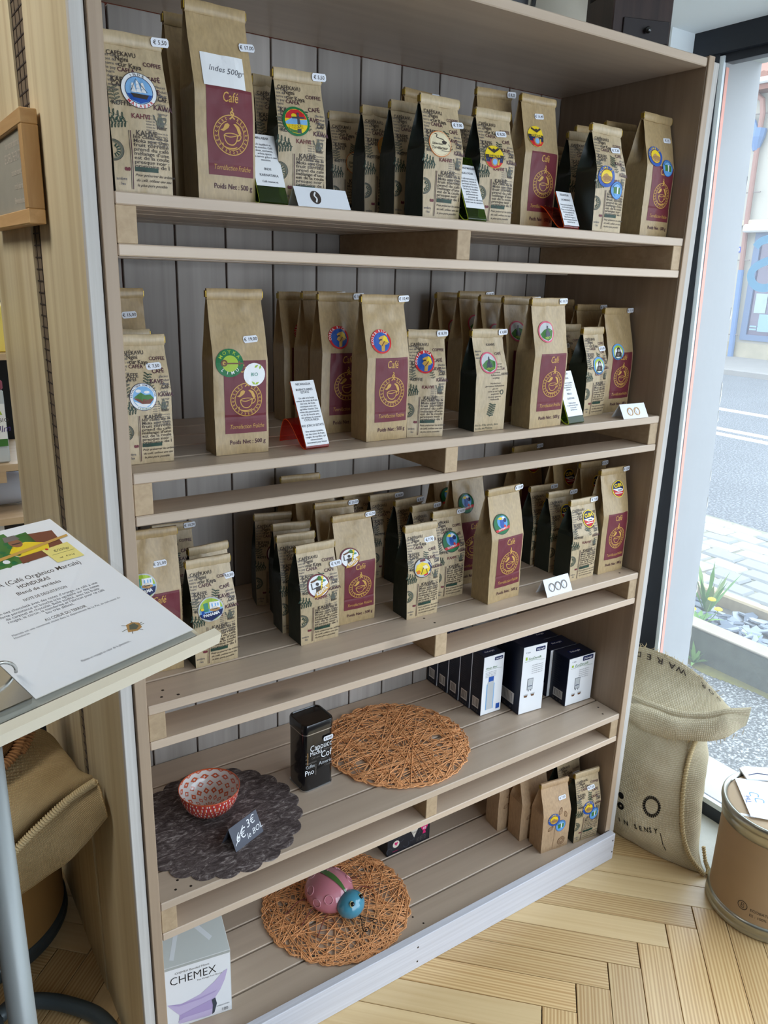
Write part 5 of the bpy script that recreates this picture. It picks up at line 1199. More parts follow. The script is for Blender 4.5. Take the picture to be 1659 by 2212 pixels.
Bw = plain('bowl_white', srgb(232, 224, 218), .15, coat=.6); Bo = plain('bowl_orange', srgb(206, 92, 52), .15, coat=.6); Br = plain('bowl_red', srgb(184, 62, 62), .15, coat=.6)
NS = 176
pin = [(.001+.0555*math.sin(PI/2*(i/56)), .0085+.0475*(1-math.cos(PI/2*i/56))) for i in range(57)]
def inner(i, k):
    if i < 4: return 0
    if i >= 55: return 1
    row = int(i/10.); cv = (i/10.) % 1.; cu = (k+.5)/NS*16 % 1.
    a = abs(cu-.5)*2; b = abs(cv-.5)*2
    if row % 2: a = 1-a
    s_ = a+b
    return 1 if .34 < s_ < .80 else 0
ib = MB().lathe(pin, NS, mif=inner); o = ib.build('bowl_inside', [Bw, Bo], bowl, smooth=True)
pout = [(.0205, 0), (.021, .006), (.0245, .0065)] + [(.0245+.0325*math.sin(PI/2*(i/22)), .0065+.0495*(1-math.cos(PI/2*i/22))**.95) for i in range(1, 23)]
def outer(i, k):
    if i < 4: return 0
    u = ((k/NS*11) % 1.); v = (i-4)/20.; d_ = abs(u-.5)*2
    q = (v-.95*(1-d_)) % 1. if v < 2 else 0
    band = (d_*1.0+v*1.0)*2.0
    f = band % 1.
    return 0 if f < .14 else (1 if f < .42 else 2)
MB().lathe(pout, NS, mif=outer).build('bowl_outside', [Bw, Bo, Br], bowl, smooth=True)
MB().lathe([(.0565, .056), (.0572, .0572), (.0582, .0570), (.0578, .0555)], NS).build('bowl_rim', Bo, bowl, smooth=True)

# ------------------------------------------------------------------ woven cord placemats
M_cord = plain('orange_cord', srgb(240, 170, 112), .6, var=.18, vscale=60)
def placemat(x, y, z, R0, seed, label, deg=0):
    r = random.Random(seed); mb = MB()
    def wob(p, q): return (p[0]+r.uniform(-q, q), p[1]+r.uniform(-q, q))
    for i in range(185):
        a = r.uniform(0, 2*PI); c = R0*(1.-r.random()**1.25)*.95; L = math.sqrt(max(0, R0*R0*.95-c*c)); L = L*r.uniform(.9, 1.)
        m = (c*math.cos(a), c*math.sin(a)); d = (-math.sin(a), math.cos(a)); n = 5; pts = []
        for k in range(n):
            t = -L+2*L*k/(n-1); p = wob((m[0]+d[0]*t, m[1]+d[1]*t), .0016); pts.append((p[0], p[1], .0024+r.uniform(-.0008, .0014)))
        mb.tube([crom(pts, k/9) for k in range(10)], .0012, 5)
    for j in range(3):
        n = 44+j*7; pts = []
        for k in range(n+1):
            a = 2*PI*k/n; q = R0*(.985 if k % 2 else .93)+r.uniform(-.002, .002); pts.append((q*math.cos(a), q*math.sin(a), .0025+(.001 if k % 2 else -.0008)))
        mb.tube([crom(pts, i/(n*3)) for i in range(n*3+1)], .0013, 5)
    o = mb.build('cord_placemat', M_cord, loc=(x, y, z+.0006), rot=(0, 0, R_(deg)), smooth=True)
    return tag(o, label, 'placemat', 'orange woven placemats')
placemat(.630, .188, S4, .176, 2, 'round orange cord placemat on the fourth shelf right of the black tin')
placemat(.466, .178, S5, .179, 7, 'round orange cord placemat under the ceramic ladybird')

# ------------------------------------------------------------------ ceramic ladybird
bug = thing('ceramic_ladybird', 'pink and blue glazed ceramic ladybird with wire legs on the lower placemat', 'figurine', (.455, .195, S5+.0048), R_(-72)); bug.scale = (1.22, 1.22, 1.22)
M_pk = plain('pink_glaze', srgb(206, 130, 142), .12, coat=.8, var=.14, vscale=30); M_bl = plain('blue_glaze', srgb(74, 148, 172), .12, coat=.8, var=.12, vscale=40)
M_gn = plain('green_glaze', srgb(74, 112, 58), .15, coat=.7, var=.2, vscale=60); M_wire = plain('copper_wire', srgb(122, 64, 52), .4, .5); M_bk = plain('black_glaze', srgb(12, 12, 12), .1, coat=.8)
def ball(mb, c, rx, ry, rz, n=28, m=16, mi=0, cut=-1.):
    rows = []
    for i in range(m+1):
        ph = -PI/2+PI*i/m; zz = max(cut, math.sin(ph))
        rows.append([(c[0]+rx*math.cos(ph)*math.cos(2*PI*k/n), c[1]+ry*math.cos(ph)*math.sin(2*PI*k/n), c[2]+rz*zz) for k in range(n+1)])
    return mb.grid(rows, mi)
ball(MB(), (0, 0, .024), .050, .046, .036, cut=-.6).build('shell', M_pk, bug, smooth=True)
ball(MB(), (.055, 0, .024), .026, .029, .024, cut=-.75).build('head', M_bl, bug, smooth=True)
def on_shell(a, e, k=1.0): return (.050*k*math.cos(e)*math.cos(a), .046*k*math.cos(e)*math.sin(a), .024+.036*k*math.sin(e))
lf = MB(); rows = []
for i in range(19):
    t = i/18; e = .50+1.75*t; wd = .0095*math.sin(PI*min(1, .16+t*.80))**.8*(.25+.75*t); q = []
    for s_ in (-1, -.5, 0, .5, 1):
        x = .050*1.035*math.cos(e); yy = s_*wd; q.append((x, yy, .024+.036*1.035*math.sin(e)*math.sqrt(max(.2, 1-(yy/.046)**2))))
    rows.append(q)
lf.grid(rows).build('leaf_stripe', M_gn, bug, smooth=True)
for a, e in ((-.9, .45), (-1.9, .5), (-2.7, .75), (.9, .6), (1.9, .6), (-1.4, .15), (2.6, .3), (-.25+3.1, 1.15)):
    c = Vector(on_shell(a, e, 1.0)); nrm = Vector(((c.x)/.05**2, c.y/.046**2, (c.z-.024)/.036**2)).normalized(); u = nrm.orthogonal().normalized(); v = nrm.cross(u)
    sp_ = MB(); sp_.tube([tuple(c+nrm*.0002+.0082*(math.cos(2*PI*k/16)*u+math.sin(2*PI*k/16)*v)-nrm*.0007) for k in range(17)], .0010, 5)
    sp_.build('raised_ring', plain('pink_glaze_light', srgb(216, 150, 158), .15, coat=.7), bug, smooth=True)
for s_ in (-1, 1):
    e_ = MB(); ball(e_, (.0700, s_*.0125, .0415), .0042, .0042, .0042, 14, 8); e_.build('eye', M_bk, bug, smooth=True)
    MB().tube([(.0690-.0030*math.sin(2*PI*k/14), s_*.0125+.0050*math.cos(2*PI*k/14), .0405+.0040*math.sin(2*PI*k/14)) for k in range(15)], .0008, 5).build('eye_ring', plain('eye_ring', srgb(196, 186, 130), .4), bug)
    pts = [(.078, 0, .012), (.086, s_*.004, .008), (.094, s_*.012, .005), (.104, s_*.018, .004), (.110, s_*.013, .005), (.106, s_*.008, .006), (.101, s_*.011, .006), (.103, s_*.014, .006)]
    MB().tube([crom(pts, i/30) for i in range(31)], .0009, 6).build('antenna', M_bk, bug, smooth=True)
    for k, (x, sp) in enumerate(((.030, .4), (.002, .0), (-.026, -.4))):
        y0 = s_*.036
        pts = [(x, y0, .010), (x+sp*.012, s_*.050, .016), (x+sp*.022, s_*.064, .010), (x+sp*.030, s_*.076, .0006), (x+sp*.036, s_*.082, .0016)]
        MB().tube([crom(pts, i/20) for i in range(21)], .0011, 6).build('leg', M_wire, bug, smooth=True)

# ------------------------------------------------------------------ boxes on the bottom deck
chx = thing('filter_carton', 'pale grey carton with a lilac glass funnel picture and sloping top', 'box', (.0136, .0762, S5+.0004), R_(-10.3))
w_, d_, h_ = .1340, .134, .153; hr = .238
mb = MB(); mb.add([(0, 0, 0), (w_, 0, 0), (w_, d_, 0), (0, d_, 0), (0, 0, h_), (w_, 0, h_), (w_, d_, h_), (0, d_, h_), (0.012, d_/2, hr), (w_-.012, d_/2, hr)],
                   [(0, 3, 2, 1), (0, 1, 5, 4), (1, 2, 6, 5), (2, 3, 7, 6), (3, 0, 4, 7), (4, 5, 9, 8), (6, 7, 8, 9), (5, 6, 9), (7, 4, 8)])
mb.build('carton', plain('pale_carton', srgb(214, 214, 210), .5), chx)
D = Draw(); D.rect(.001, .001, w_-.001, h_-.002, 'white', 0); D.rect(.001, h_-.006, w_-.001, h_-.0005, 'shelfgrey', 1)
D.fit('CHEMEX', .0150, .1052, .1088, .0275, 'black', 2, bold=-.010); D.fit('CHEMEX Bonded Filters', .0257, .0923, .1330, .0068, 'grey', 2); D.fit('Fine Vintage Pure Flavour', .0677, .1168, .1015, .0055, 'grey', 2)
D.poly([(.0083, .0642), (.0330, .0560), (.0725, .0660), (.1000, .0860), (.1200, .1060), (.1273, .1080), (.1214, .0841), (.1120, .0620), (.1012, .0460), (.0309, .0300), (.0200, .0460)], 'lilac', 2)
D.poly([(.0083, .0642), (.0330, .0575), (.0725, .0583), (.1060, .0640), (.1010, .0600), (.0725, .0540), (.0300, .0530)], 'lilac2', 3)
D.poly([(.0309, .0300), (.1012, .0460), (.1040, .0300), (.0960, .0180), (.0290, .0180)], 'lilac2', 3); D.poly([(.0300, .0091), (.0877, .0048), (.0985, .0090), (.0975, .0200), (.0380, .0210), (.0270, .0150)], 'lilac', 4); D.poly([(.1012, .0460), (.1040, .0300), (.0985, .0090), (.0935, .0060), (.0960, .0280), (.0940, .0430)], 'slate', 5)
D.fit('UNBLEACHED', .1030, .1290, .0200, .0040, 'greytext', 3); D.fit('100', .1130, .1260, .0060, .0110, 'greytext', 3)
D.build('printed_front', FRONT(0, .0002), chx)
sl_ = Vector((0, d_/2, hr-h_)); ll = sl_.length; up = sl_.normalized(); D = Draw()
D.poly([(.001, .001), (w_-.001, .001), (w_-.012, ll-.002), (.012, ll-.002)], 'shelfgrey', 0)
D.stroke([(.022, .012), (.044, .080), (.060, .095)], .0085, 'pgrey', 1); D.stroke([(.100, .030), (.066, .070), (.060, .100)], .0085, 'pgrey', 1)
D.build('printed_slope', planar((0, 0, h_), (1, 0, 0), up, (0, -up.z, up.y), .0003), chx)
blk = thing('paper_filter_box', 'low black carton with pink heart cup symbols behind the lower placemat', 'box', (.655, .243, S5+.0004), R_(0))
w_, d_, h_ = .137, .09, .090
MB().box(0, w_, 0, d_, 0, h_, bev=.001).build('carton', plain('black_carton', srgb(28, 28, 34), .4), blk)
D = Draw(); D.poly([(w_*.42, h_*.95), (w_*.62, .026), (w_*.84, h_*.95)], 'beige', 1); D.text('FILTERS', w_*.44, h_*.58, .010, 'ink', 'LEFT', 0, .2, 0, 2, .8); D.text('100 pcs', w_*.50, h_*.44, .0095, 'ink', 'LEFT', 0, .2, 0, 2, .8)
D.disc(w_*.20, .030, .0105, 'beige', 1, 18, 1); D.poly([(w_*.20-.006, .033), (w_*.20-.003, .0365), (w_*.20, .034), (w_*.20+.003, .0365), (w_*.20+.006, .033), (w_*.20, .0245)], 'magenta', 2); D.text('FOR YOU', w_*.12, .008, .0042, 'magenta', z=1)
D.poly([(w_*.76, .052), (w_*.96, .052), (w_*.90, .036), (w_*.82, .036)], 'magenta', 2); D.poly([(w_*.84, .036), (w_*.88, .036), (w_*.90, .026), (w_*.82, .026)], 'magenta', 2); D.text('02', w_*.86, .0395, .010, 'white', 'CENTER', bold=.02, z=3)
for k in range(3): D.text('papier filtre a cafe', w_*.68, .018-.0048*k, .0042, 'grey', z=1)
for k in range(7): D.at(w_*(.05+.13*k), .015+.012*(k % 3), .010, k); D.ring(0, 0, .75, .9, 'slate', 0, 16, 0, 4)
D.at(0, 0, 1); D.build('printed_front', FRONT(0, .0002), blk)

# ------------------------------------------------------------------ menu folder on its stand
org = Vector((-.218, -.411, 1.1185)); ex = (Vector((-.041, -.341, 1.117))-org).normalized(); nz_ = Vector((.11, -.263, .959)).normalized(); ey = nz_.cross(ex).normalized(); nz_ = ex.cross(ey)
def lp(a, b, c=0.): return tuple(org+ex*a+ey*b+nz_*c)
lect = thing('lectern', 'reading stand with pale wooden tray, clear front sheet and grey tube frame', 'stand', (-.262, -.30, 0))
def lchild(mb, name, mat, smooth=False):
    o = mb.build(name, mat, lect, smooth); o.matrix_parent_inverse = Matrix.Translation(-Vector(lect.location)); return o
def lbox(a0, a1, b0, b1, c0, c1, mb=None):
    mb = mb or MB(); v = [lp(a, b, c) for a in (a0, a1) for b in (b0, b1) for c in (c0, c1)]
    return mb.add(v, [(0, 1, 3, 2), (4, 6, 7, 5), (0, 4, 5, 1), (2, 3, 7, 6), (0, 2, 6, 4), (1, 5, 7, 3)])
M_tray = wood('pale_tray', srgb(206, 192, 164), srgb(228, 218, 196), 'x', 3, 60, .5, .6, .05)
lchild(lbox(-.26, .198, -.010, .278, -.016, -.006), 'tray', M_tray)
lchild(lbox(-.26, .2146, -.020, -.0085, -.015, -.001), 'front_lip', plain('ivory_lip', srgb(222, 212, 190), .35, coat=.3))
lchild(lbox(-.26, .2135, -.0085, -.0070, -.006, .010), 'clear_stop', glass('clear_acrylic', (.95, .95, .93)))
tubes = plain('grey_tube', srgb(156, 160, 158), .4, .2)
t1 = MB(); t1.tube([(-.262, -.392, .0), (-.262, -.392, 1.07)], .0135, 14); lchild(t1, 'pole', tubes, True)
t1 = MB(); pts = [(-.262, -.30, .018), (-.262, .26, .018), (-.24, .335, .018), (-.19, .335, .018), (-.125, .285, .018), (-.07, .20, .018), (-.06, .06, .018), (-.06, -.30, .018)]
t1.tube([crom(pts, i/50) for i in range(51)], .016, 12); lchild(t1, 'foot', plain('dark_grey_tube', srgb(74, 84, 88), .4, .2), True)
fold_ = thing('menu_folder', 'open ring folder with a printed coffee sheet in a clear sleeve', 'folder', org)
def fchild(o): o.matrix_parent_inverse = Matrix.Translation(-org); return o
fchild(lbox(-.24, .190, -.006, .274, -.0055, -.0025).build('cover', plain('folder_grey', srgb(178, 178, 172), .4), fold_))
pw, ph = .1905, .270
D = Draw(); D.rect(0, 0, pw, ph, 'white', 0)
# the printed picture: plantation, picker in yellow, slip of paper
D.poly([(.03, .196), (.1165, .199), (.1185, .206), (.109, .215), (.1465, .222), (.1484, .2551), (.125, .253), (.1245, .262), (.03, .262)], 'leafg', 1); D.poly([(.128, .2535), (.1484, .2500), (.1773, .2458), (.170, .205), (.145, .206), (.147, .222)], 'earth', 1)
D.poly([(.108, .222), (.1165, .206), (.150, .208), (.158, .224), (.136, .236), (.120, .235)], 'yellow', 2); D.poly([(.109, .197), (.146, .199), (.152, .212), (.112, .210)], 'earth', 3); D.disc(.1250, .2385, .0075, 'skin', 3, 18, 1, .0095); D.poly([(.1150, .2435), (.1345, .2440), (.1330, .2540), (.1180, .2540)], 'grey', 4); D.stroke([(.1195, .2365), (.1305, .2365)], .002, 'ink', 4)
for k in range(40): D.disc(.055+.0065*(k % 10)+.002*(k % 2), .200+.0135*(k//10)+.003*(k % 3), .0036, 'dgreen' if k % 2 else 'leafg', 2, 8, 1)
D.disc(.0960, .2080, .004, 'white', 3, 10, 1); D.poly([(.03, .203), (.186, .2255), (.1870, .2300), (.03, .209)], 'gold', 5)
D.poly([(.1425, .181), (.1775, .1799), (.1772, .2142), (.1414, .2111)], 'sticky', 6); D.disc(.1475, .2105, .0020, 'red', 7, 12, 1); D.text('€/250gr', .152, .201, .0062, 'ink', z=7); D.stroke([(.146, .1965), (.175, .1970)], .0004, 'ink', 7); D.text('ref    € le kg', .150, .187, .0038, 'ink', z=7)
D.fit('COMSA (Café Orgánico Marcala)', .038, .1651, .1680, .0105, 'ink', 1, bold=.004); D.fit('HONDURAS', .0800, .1184, .1572, .0088, 'ink', 1, bold=.012); D.fit('Blend de variétés', .0723, .1244, .1470, .0074, 'ink', 1, bold=.006); D.fit('NOTE DE DEGUSTATION', .0721, .1239, .1345, .0062, 'ink', 1, bold=.006)
for t, x0, x1, y in (('Un nez chocolaté avec des notes d’orange, ce café a une', .036, .1563, .1250), ('forte persistance en bouche très agréable sur des notes', .037, .1547, .1195), ('de caramel et chocolat. Belle acidité, avec les fruits', .040, .1511, .1142), ('rouges, le citron, la mandarine et l’abricot pour ce café', .0391, .1546, .1092), ('bio très délicat.', .0787, .1119, .1042)): D.fit(t, x0, x1, y, .0056, 'greytext', 1, bold=.004)
D.fit('AU COEUR DU TERROIR', .0711, .1203, .0940, .0060, 'ink', 1, bold=.006)
D.fit('Marcala est une commune située dans le département de La Paz, au sud-ouest du', .0313, .1602, .0890, .0044, 'greytext', 1); D.fit('Honduras.', .0306, .0480, .0845, .0044, 'greytext', 1)
D.fit('Flashez et voyagez au cœur de la plantation...', .0628, .1224, .0205, .0044, 'greytext', 1)
D.at(.1384, .039, .0095); D.poly([(-1, -.5), (-.4, .7), (.5, .8), (1.1, .3), (.9, -.5), (.1, -.8)], 'tan', 1); D.poly([(-.6, -.2), (-.1, .5), (.6, .5), (.7, -.2), (.1, -.5)], 'sage', 2)
for a in range(7): D.stroke([(.6*math.cos(a), .5*math.sin(a)), (1.5*math.cos(a+.2), 1.1*math.sin(a+.2))], .08, 'sage', 1)
D.at(0, 0, 1)
fchild(D.build('printed_sheet', lambda a, b, z: lp(a, b, .0010+.00012*z), fold_))
mb = MB(); mb.add([lp(-.012, -.004, .0034), lp(.196, -.004, .0034), lp(.196, .2735, .0034), lp(-.012, .2735, .0034)], [(0, 1, 2, 3)]); fchild(mb.build('clear_sleeve', glass('clear_sleeve', (.97, .97, .975)), fold_))
M_chr = plain('chrome', srgb(200, 200, 196), .15, 1.)
fchild(lbox(-.040, -.004, .0, .27, -.002, .006).build('ring_plate', M_chr, fold_))
for b in (.039, .135, .218):
    mb = MB(); mb.tube([lp(-.020+.024*math.cos(a), b, .004+.020*math.sin(a)) for a in [PI*k/14 for k in range(15)]], .0017, 8); fchild(mb.build('binder_ring', M_chr, fold_, smooth=True))
D = Draw(); D.rect(-.235, 0, -.056, .27, 'white', 0); D.rect(-.10, .01, -.06, .09, 'sticky', 1); D.rect(-.080, .0, -.066, .06, 'ink', 2)
fchild(D.build('facing_sheet', lambda a, b, z: lp(a, b, .0010+.00012*z), fold_))

# ------------------------------------------------------------------ chalkboard hung on the side boards
cb_ = thing('chalkboard', 'small framed chalkboard with pale handwriting hung on the side board', 'sign', (-.0665, .205, 1.56), R_(-90), None)
M_oak = wood('oak_frame', srgb(196, 152, 98), srgb(222, 182, 128), 'x', 6, 70, .45, .6, .1); M_oak2 = wood('oak_frame_v', srgb(190, 144, 88), srgb(216, 174, 118), 'z', 6, 70, .45, .6, .1)
W2, H2, fw = .40, .157, .021                         # local x runs away from the viewer (+y world), front faces -x
def fr(x0, x1, z0, z1, m, nme): MB().box(-x1, -x0, -.002, .022, z0, z1, bev=.0012).build(nme, m, cb_)
fr(0, W2, 0, fw, M_oak, 'frame_rail'); fr(0, W2, H2-fw, H2, M_oak, 'frame_rail'); fr(0, fw, fw, H2-fw, M_oak2, 'frame_stile'); fr(W2-fw, W2, fw, H2-fw, M_oak2, 'frame_stile')
MB().box(-W2+fw-.002, -fw+.002, .004, .018, fw-.002, H2-fw+.002).build('slate', plain('chalk_slate', srgb(164, 160, 146), .8, var=.12, vscale=30), cb_)
D = Draw()
for k, (t, s) in enumerate((('Pour vous avec plaisir tout l’art', .015), ('LE CAFÉ & THÉ EN VRAC', .019), ('pour votre moment avec', .014), ('tout le plaisir du bon', .014), ('Bienvenue doucement ici', .013))):
    D.text(t, -fw-.012, H2-fw-.022-.0205*k, s, 'beige', 'RIGHT', -.02, .1, .006, 0, .72)
D.at(-fw-.014, .048, .0085); D.ring(0, 0, .86, 1., 'beige', 0, 20, ); D.at(0, 0, 1); D.stroke([(-fw-.018, .045), (-fw-.014, .043), (-fw-.010, .046)], .001, 'beige', 0)
D.build('chalk_writing', lambda a, b, z: (a, .0036, b), cb_)

# ------------------------------------------------------------------ fibre drums
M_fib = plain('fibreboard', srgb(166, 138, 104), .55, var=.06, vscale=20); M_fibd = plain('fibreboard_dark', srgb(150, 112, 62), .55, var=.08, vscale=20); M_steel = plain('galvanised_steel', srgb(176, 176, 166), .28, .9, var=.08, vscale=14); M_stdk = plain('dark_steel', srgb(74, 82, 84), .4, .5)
def drum(x, y, r, h, label, fib, st, lidm):
    root = thing('fibre_drum', label, 'drum', (x, y, .0005))
    MB().lathe([(0, .008), (r-.004, .008), (r-.004, h-.012), (0, h-.012)], 72).build('drum_wall', fib, root, smooth=False)
    autosmooth(root.children[0], 40)
    b = MB(); b.lathe([(r-.006, 0), (r, .002), (r+.0025, .007), (r, .013), (r-.001, .016), (r, .020), (r+.001, .030), (r-.002, .038), (r-.005, .0385)], 72); autosmooth(b.build('base_hoop', st, root), 60)
    b = MB(); b.lathe([(r-.004, h-.052), (r-.001, h-.050), (r+.0005, h-.030), (r+.0005, h-.024), (r+.003, h-.022), (r+.005, h-.012), (r+.004, h-.003), (r+.001, h), (r-.003, h-.001), (r-.008, h-.006)], 72); autosmooth(b.build('lid_ring', st, root), 60)
    b = MB(); b.lathe([(r-.006, h-.010), (r-.012, h-.0055), (0, h-.0055)], 72); autosmooth(b.build('drum_lid', lidm, root), 40)
    return root
dr = drum(1.415, -.337, .1315, .305, 'light brown fibre drum with steel hoops under the window at the right', M_fib, M_steel, plain('lid_board', srgb(206, 180, 148), .6))
D = Draw()
D.at(0, .075, .012); D.ring(0, 0, .86, 1., 'ink', 0, 20); D.stroke([(-.25, -.5), (-.25, .5), (.2, .55), (.28, .2), (-.2, .05), (.3, -.1), (.28, -.5), (-.25, -.5)], .13, 'ink', 0)
D.at(0, 0, 1); D.text('ECOBATION', .018, .070, .0100, 'ink', z=0); D.text('ES : 100% RECYCLABLE', .018, .056, .0100, 'ink', z=0)
D.at(.150, .060, .0165); 
for k in range(3):
    a = PI/2+2*PI*k/3; b = a-2*PI/3; D.stroke([(.9*math.cos(a), .9*math.sin(a)), (.9*math.cos(b)*.55+.9*math.cos(a)*.45, .9*math.sin(b)*.55+.9*math.sin(a)*.45), (.9*math.cos(b)*.9, .9*math.sin(b)*.9)], .26, 'ink', 0)
D.text('PAP', -.32, -.25, .36, 'ink', z=0); D.at(0, 0, 1); D.text('100% RECYC', .185, .060, .0085, 'ink', z=0)
rr3 = .1315-.004+.0006
D.build('printed_marks', lambda a, b, z: (rr3*math.cos(PI+.12+a/rr3), rr3*math.sin(PI+.12+a/rr3), b), dr)
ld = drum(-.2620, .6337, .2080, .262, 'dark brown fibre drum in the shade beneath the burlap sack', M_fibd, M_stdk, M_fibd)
# papers and a folded card on the drum
def sheet(name, pts, th, mat, label, cat, z):
    mb = MB(); n = len(pts); c = [sum(p[i] for p in pts)/n for i in (0, 1)]
    o = mb.prism([(x-c[0], y-c[1]) for x, y in pts], 0, th).build(name, mat, loc=(c[0], c[1], z)); return tag(o, label, cat)
M_ppr = plain('white_paper', srgb(238, 240, 244), .6)
o = sheet('paper_sheet', [(1.405, -.215), (1.300, -.325), (1.385, -.425), (1.500, -.310)], .001, M_ppr, 'white paper sheet with blue drawing lying on the fibre drum', 'paper', .3055)
D = Draw(); r = random.Random(8)
for k in range(5): x, y = r.uniform(-.05, .05), r.uniform(-.04, .04); D.stroke([(x, y), (x+.012, y+.010), (x+.022, y-.004), (x+.012, y-.012)], .0022, 'lblue', 0, smooth=10)
D.disc(.015, -.055, .016, 'sky', 0, 16, 1); D.text('Thé', -.05, .02, .018, 'blue', rot=.8, z=0); D.build('blue_print', lambda a, b, z: (a, b, .0013), o)
cc = thing('folded_leaflet', 'white leaflet with a dark line at the back of the fibre drum lid', 'paper', (1.475, -.245, .3055), R_(-38))
mb = MB(); mb.prism([(-.045, -.025), (.045, -.025), (.048, .02), (.03, .03), (-.03, .03), (-.048, .02)], 0, .004); mb.build('leaflet', M_ppr, cc)
mb = MB(); mb.tube([(-.035, -.010, .0046), (-.01, .0, .0046), (.03, -.006, .0046)], .0011, 5); mb.build('cord', plain('navy_cord', srgb(40, 50, 90), .6), cc)
o = sheet('price_slip', [(1.298, -.300), (1.292, -.306), (1.312, -.330), (1.318, -.324)], .0006, M_ppr, 'narrow white slip stuck on the drum lid beside the paper sheet', 'label', .3055-.0005)
o.location.z = .2998

# ------------------------------------------------------------------ burlap sacks
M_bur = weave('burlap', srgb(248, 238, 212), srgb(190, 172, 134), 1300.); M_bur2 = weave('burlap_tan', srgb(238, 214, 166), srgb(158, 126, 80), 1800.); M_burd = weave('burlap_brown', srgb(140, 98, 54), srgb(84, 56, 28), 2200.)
M_thr = plain('jute_thread', srgb(206, 184, 140), .9, var=.2, vscale=200)
def loft(rings, nu, nv, mat, name, par, uvs, caps=True, jit=.0):
    rows = []
    cols = [[crom_c([r[j] for r in rings], i/nu) for j in range(len(rings[0]))] for i in range(nu)]
    for i in range(nu):
        row = [crom(cols[i], k/nv) for k in range(nv+1)]
        if jit: row = [tuple(Vector(p)+jit*noise.noise_vector(Vector(p)*16)) for p in row]
        rows.append(row)
    mb = MB().grid(rows, closed=True, uvs=uvs)
    if caps:
        n = nv+1; mb.f.append(tuple(i*n for i in range(nu))); mb.mi.append(0); mb.f.append(tuple(i*n+nv for i in reversed(range(nu)))); mb.mi.append(0)
    o = mb.build(name, mat, par, smooth=True)
    return o
def rope(pts, r, n, name, par, mat=None, tw=60):
    """stitched seam: a cord wound with thread loops"""
    mb = MB(); P = [crom(pts, i/n) for i in range(n+1)]
    mb.tube(P, r, 6)
    for i in range(n):
        a, b = Vector(P[i]), Vector(P[i+1]); d = (b-a); u = d.orthogonal().normalized(); v = d.cross(u).normalized()
        loop = [a+d*(k/6)+r*1.15*(math.cos(2*PI*k/6)*u+math.sin(2*PI*k/6)*v) for k in range(7)]
        mb.tube(loop, r*.34, 4, caps=False)
    return mb.build(name, mat or M_thr, par, smooth=True)
# the sack by the window: body lofted upward, mouth rolled outward
sk = thing('burlap_sack', 'upright burlap coffee sack with dark stencils slumped against the window', 'sack', (1.45, .03, 0))
def sc_(o): o.matrix_parent_inverse = Matrix.Translation(-Vector(sk.location)); return o
def ringz(z, p): return [(x, y, z if not callable(z) else z(x, y)) for x, y in p]
A0 = [(1.345, .17), (1.312, .04), (1.335, -.08), (1.380, -.190), (1.420, -.160), (1.480, -.085), (1.560, .02), (1.565, .20), (1.45, .24)]
A1 = [(1.325, .18), (1.290, .05), (1.308, -.06), (1.352, -.140), (1.425, -.140), (1.500, -.075), (1.580, .02), (1.585, .20), (1.45, .25)]
A2 = [(1.330, .18), (1.296, .05), (1.314, -.05), (1.358, -.108), (1.435, -.122), (1.510, -.065), (1.585, .02), (1.588, .20), (1.45, .25)]
A3 = [(1.345, .18), (1.318, .05), (1.336, -.04), (1.380, -.092), (1.445, -.108), (1.510, -.060), (1.585, .02), (1.588, .20), (1.46, .24)]
A4 = [(1.375, .17), (1.360, .06), (1.372, -.02), (1.408, -.088), (1.450, -.092), (1.510, -.050), (1.580, .02), (1.580, .18), (1.47, .22)]
A5 = [(1.385, .16), (1.368, .06), (1.380, -.03), (1.415, -.100), (1.458, -.100), (1.510, -.050), (1.575, .02), (1.575, .17), (1.48, .20)]
Zs = [.002, .07, .18, .28, .345, .385]
rings = [[(p[0], p[1], z) for p in A] for A, z in zip((A0, A1, A2, A3, A4, A5), Zs)]
# transpose: each "ring" here is a vertical level; loft closes around, runs upward
nu, nv = 96, 60; P = []
for k in range(nv+1):
    lv = [crom([rings[q][j] for q in range(6)], k/nv) for j in range(9)]
    row = []
    for i in range(nu+1):
        p = Vector(crom_c(lv, i/nu)); p += .006*noise.noise_vector(p*9)+.0025*noise.noise_vector(p*26); p.z = max(p.z, .0012); p.x = min(p.x, 1.592); row.append(tuple(p))
    row[-1] = row[0]; P.append(row)
mb = MB().grid(P, uvs=(1.0, .45)); mb.f.append(tuple(reversed(range(nu)))); mb.mi.append(0); mb.f.append(tuple(nv*(nu+1)+i for i in range(nu))); mb.mi.append(0)
sc_(mb.build('sack_body', M_bur, sk, smooth=True))
seam = [crom_c([crom([rings[q][j] for q in range(6)], t) for j in range(9)], 3.05/9) for t in (0, .15, .3, .5, .7, .88, .97)]
sc_(rope([(x-.004, y-.005, z+.002) for x, y, z in seam], .0048, 70, 'side_seam', sk))
sc_(rope([(1.384, -.203, .006), (1.396, -.196, .012), (1.408, -.178, .02), (1.418, -.16, .05)], .0042, 18, 'corner_tuft', sk))
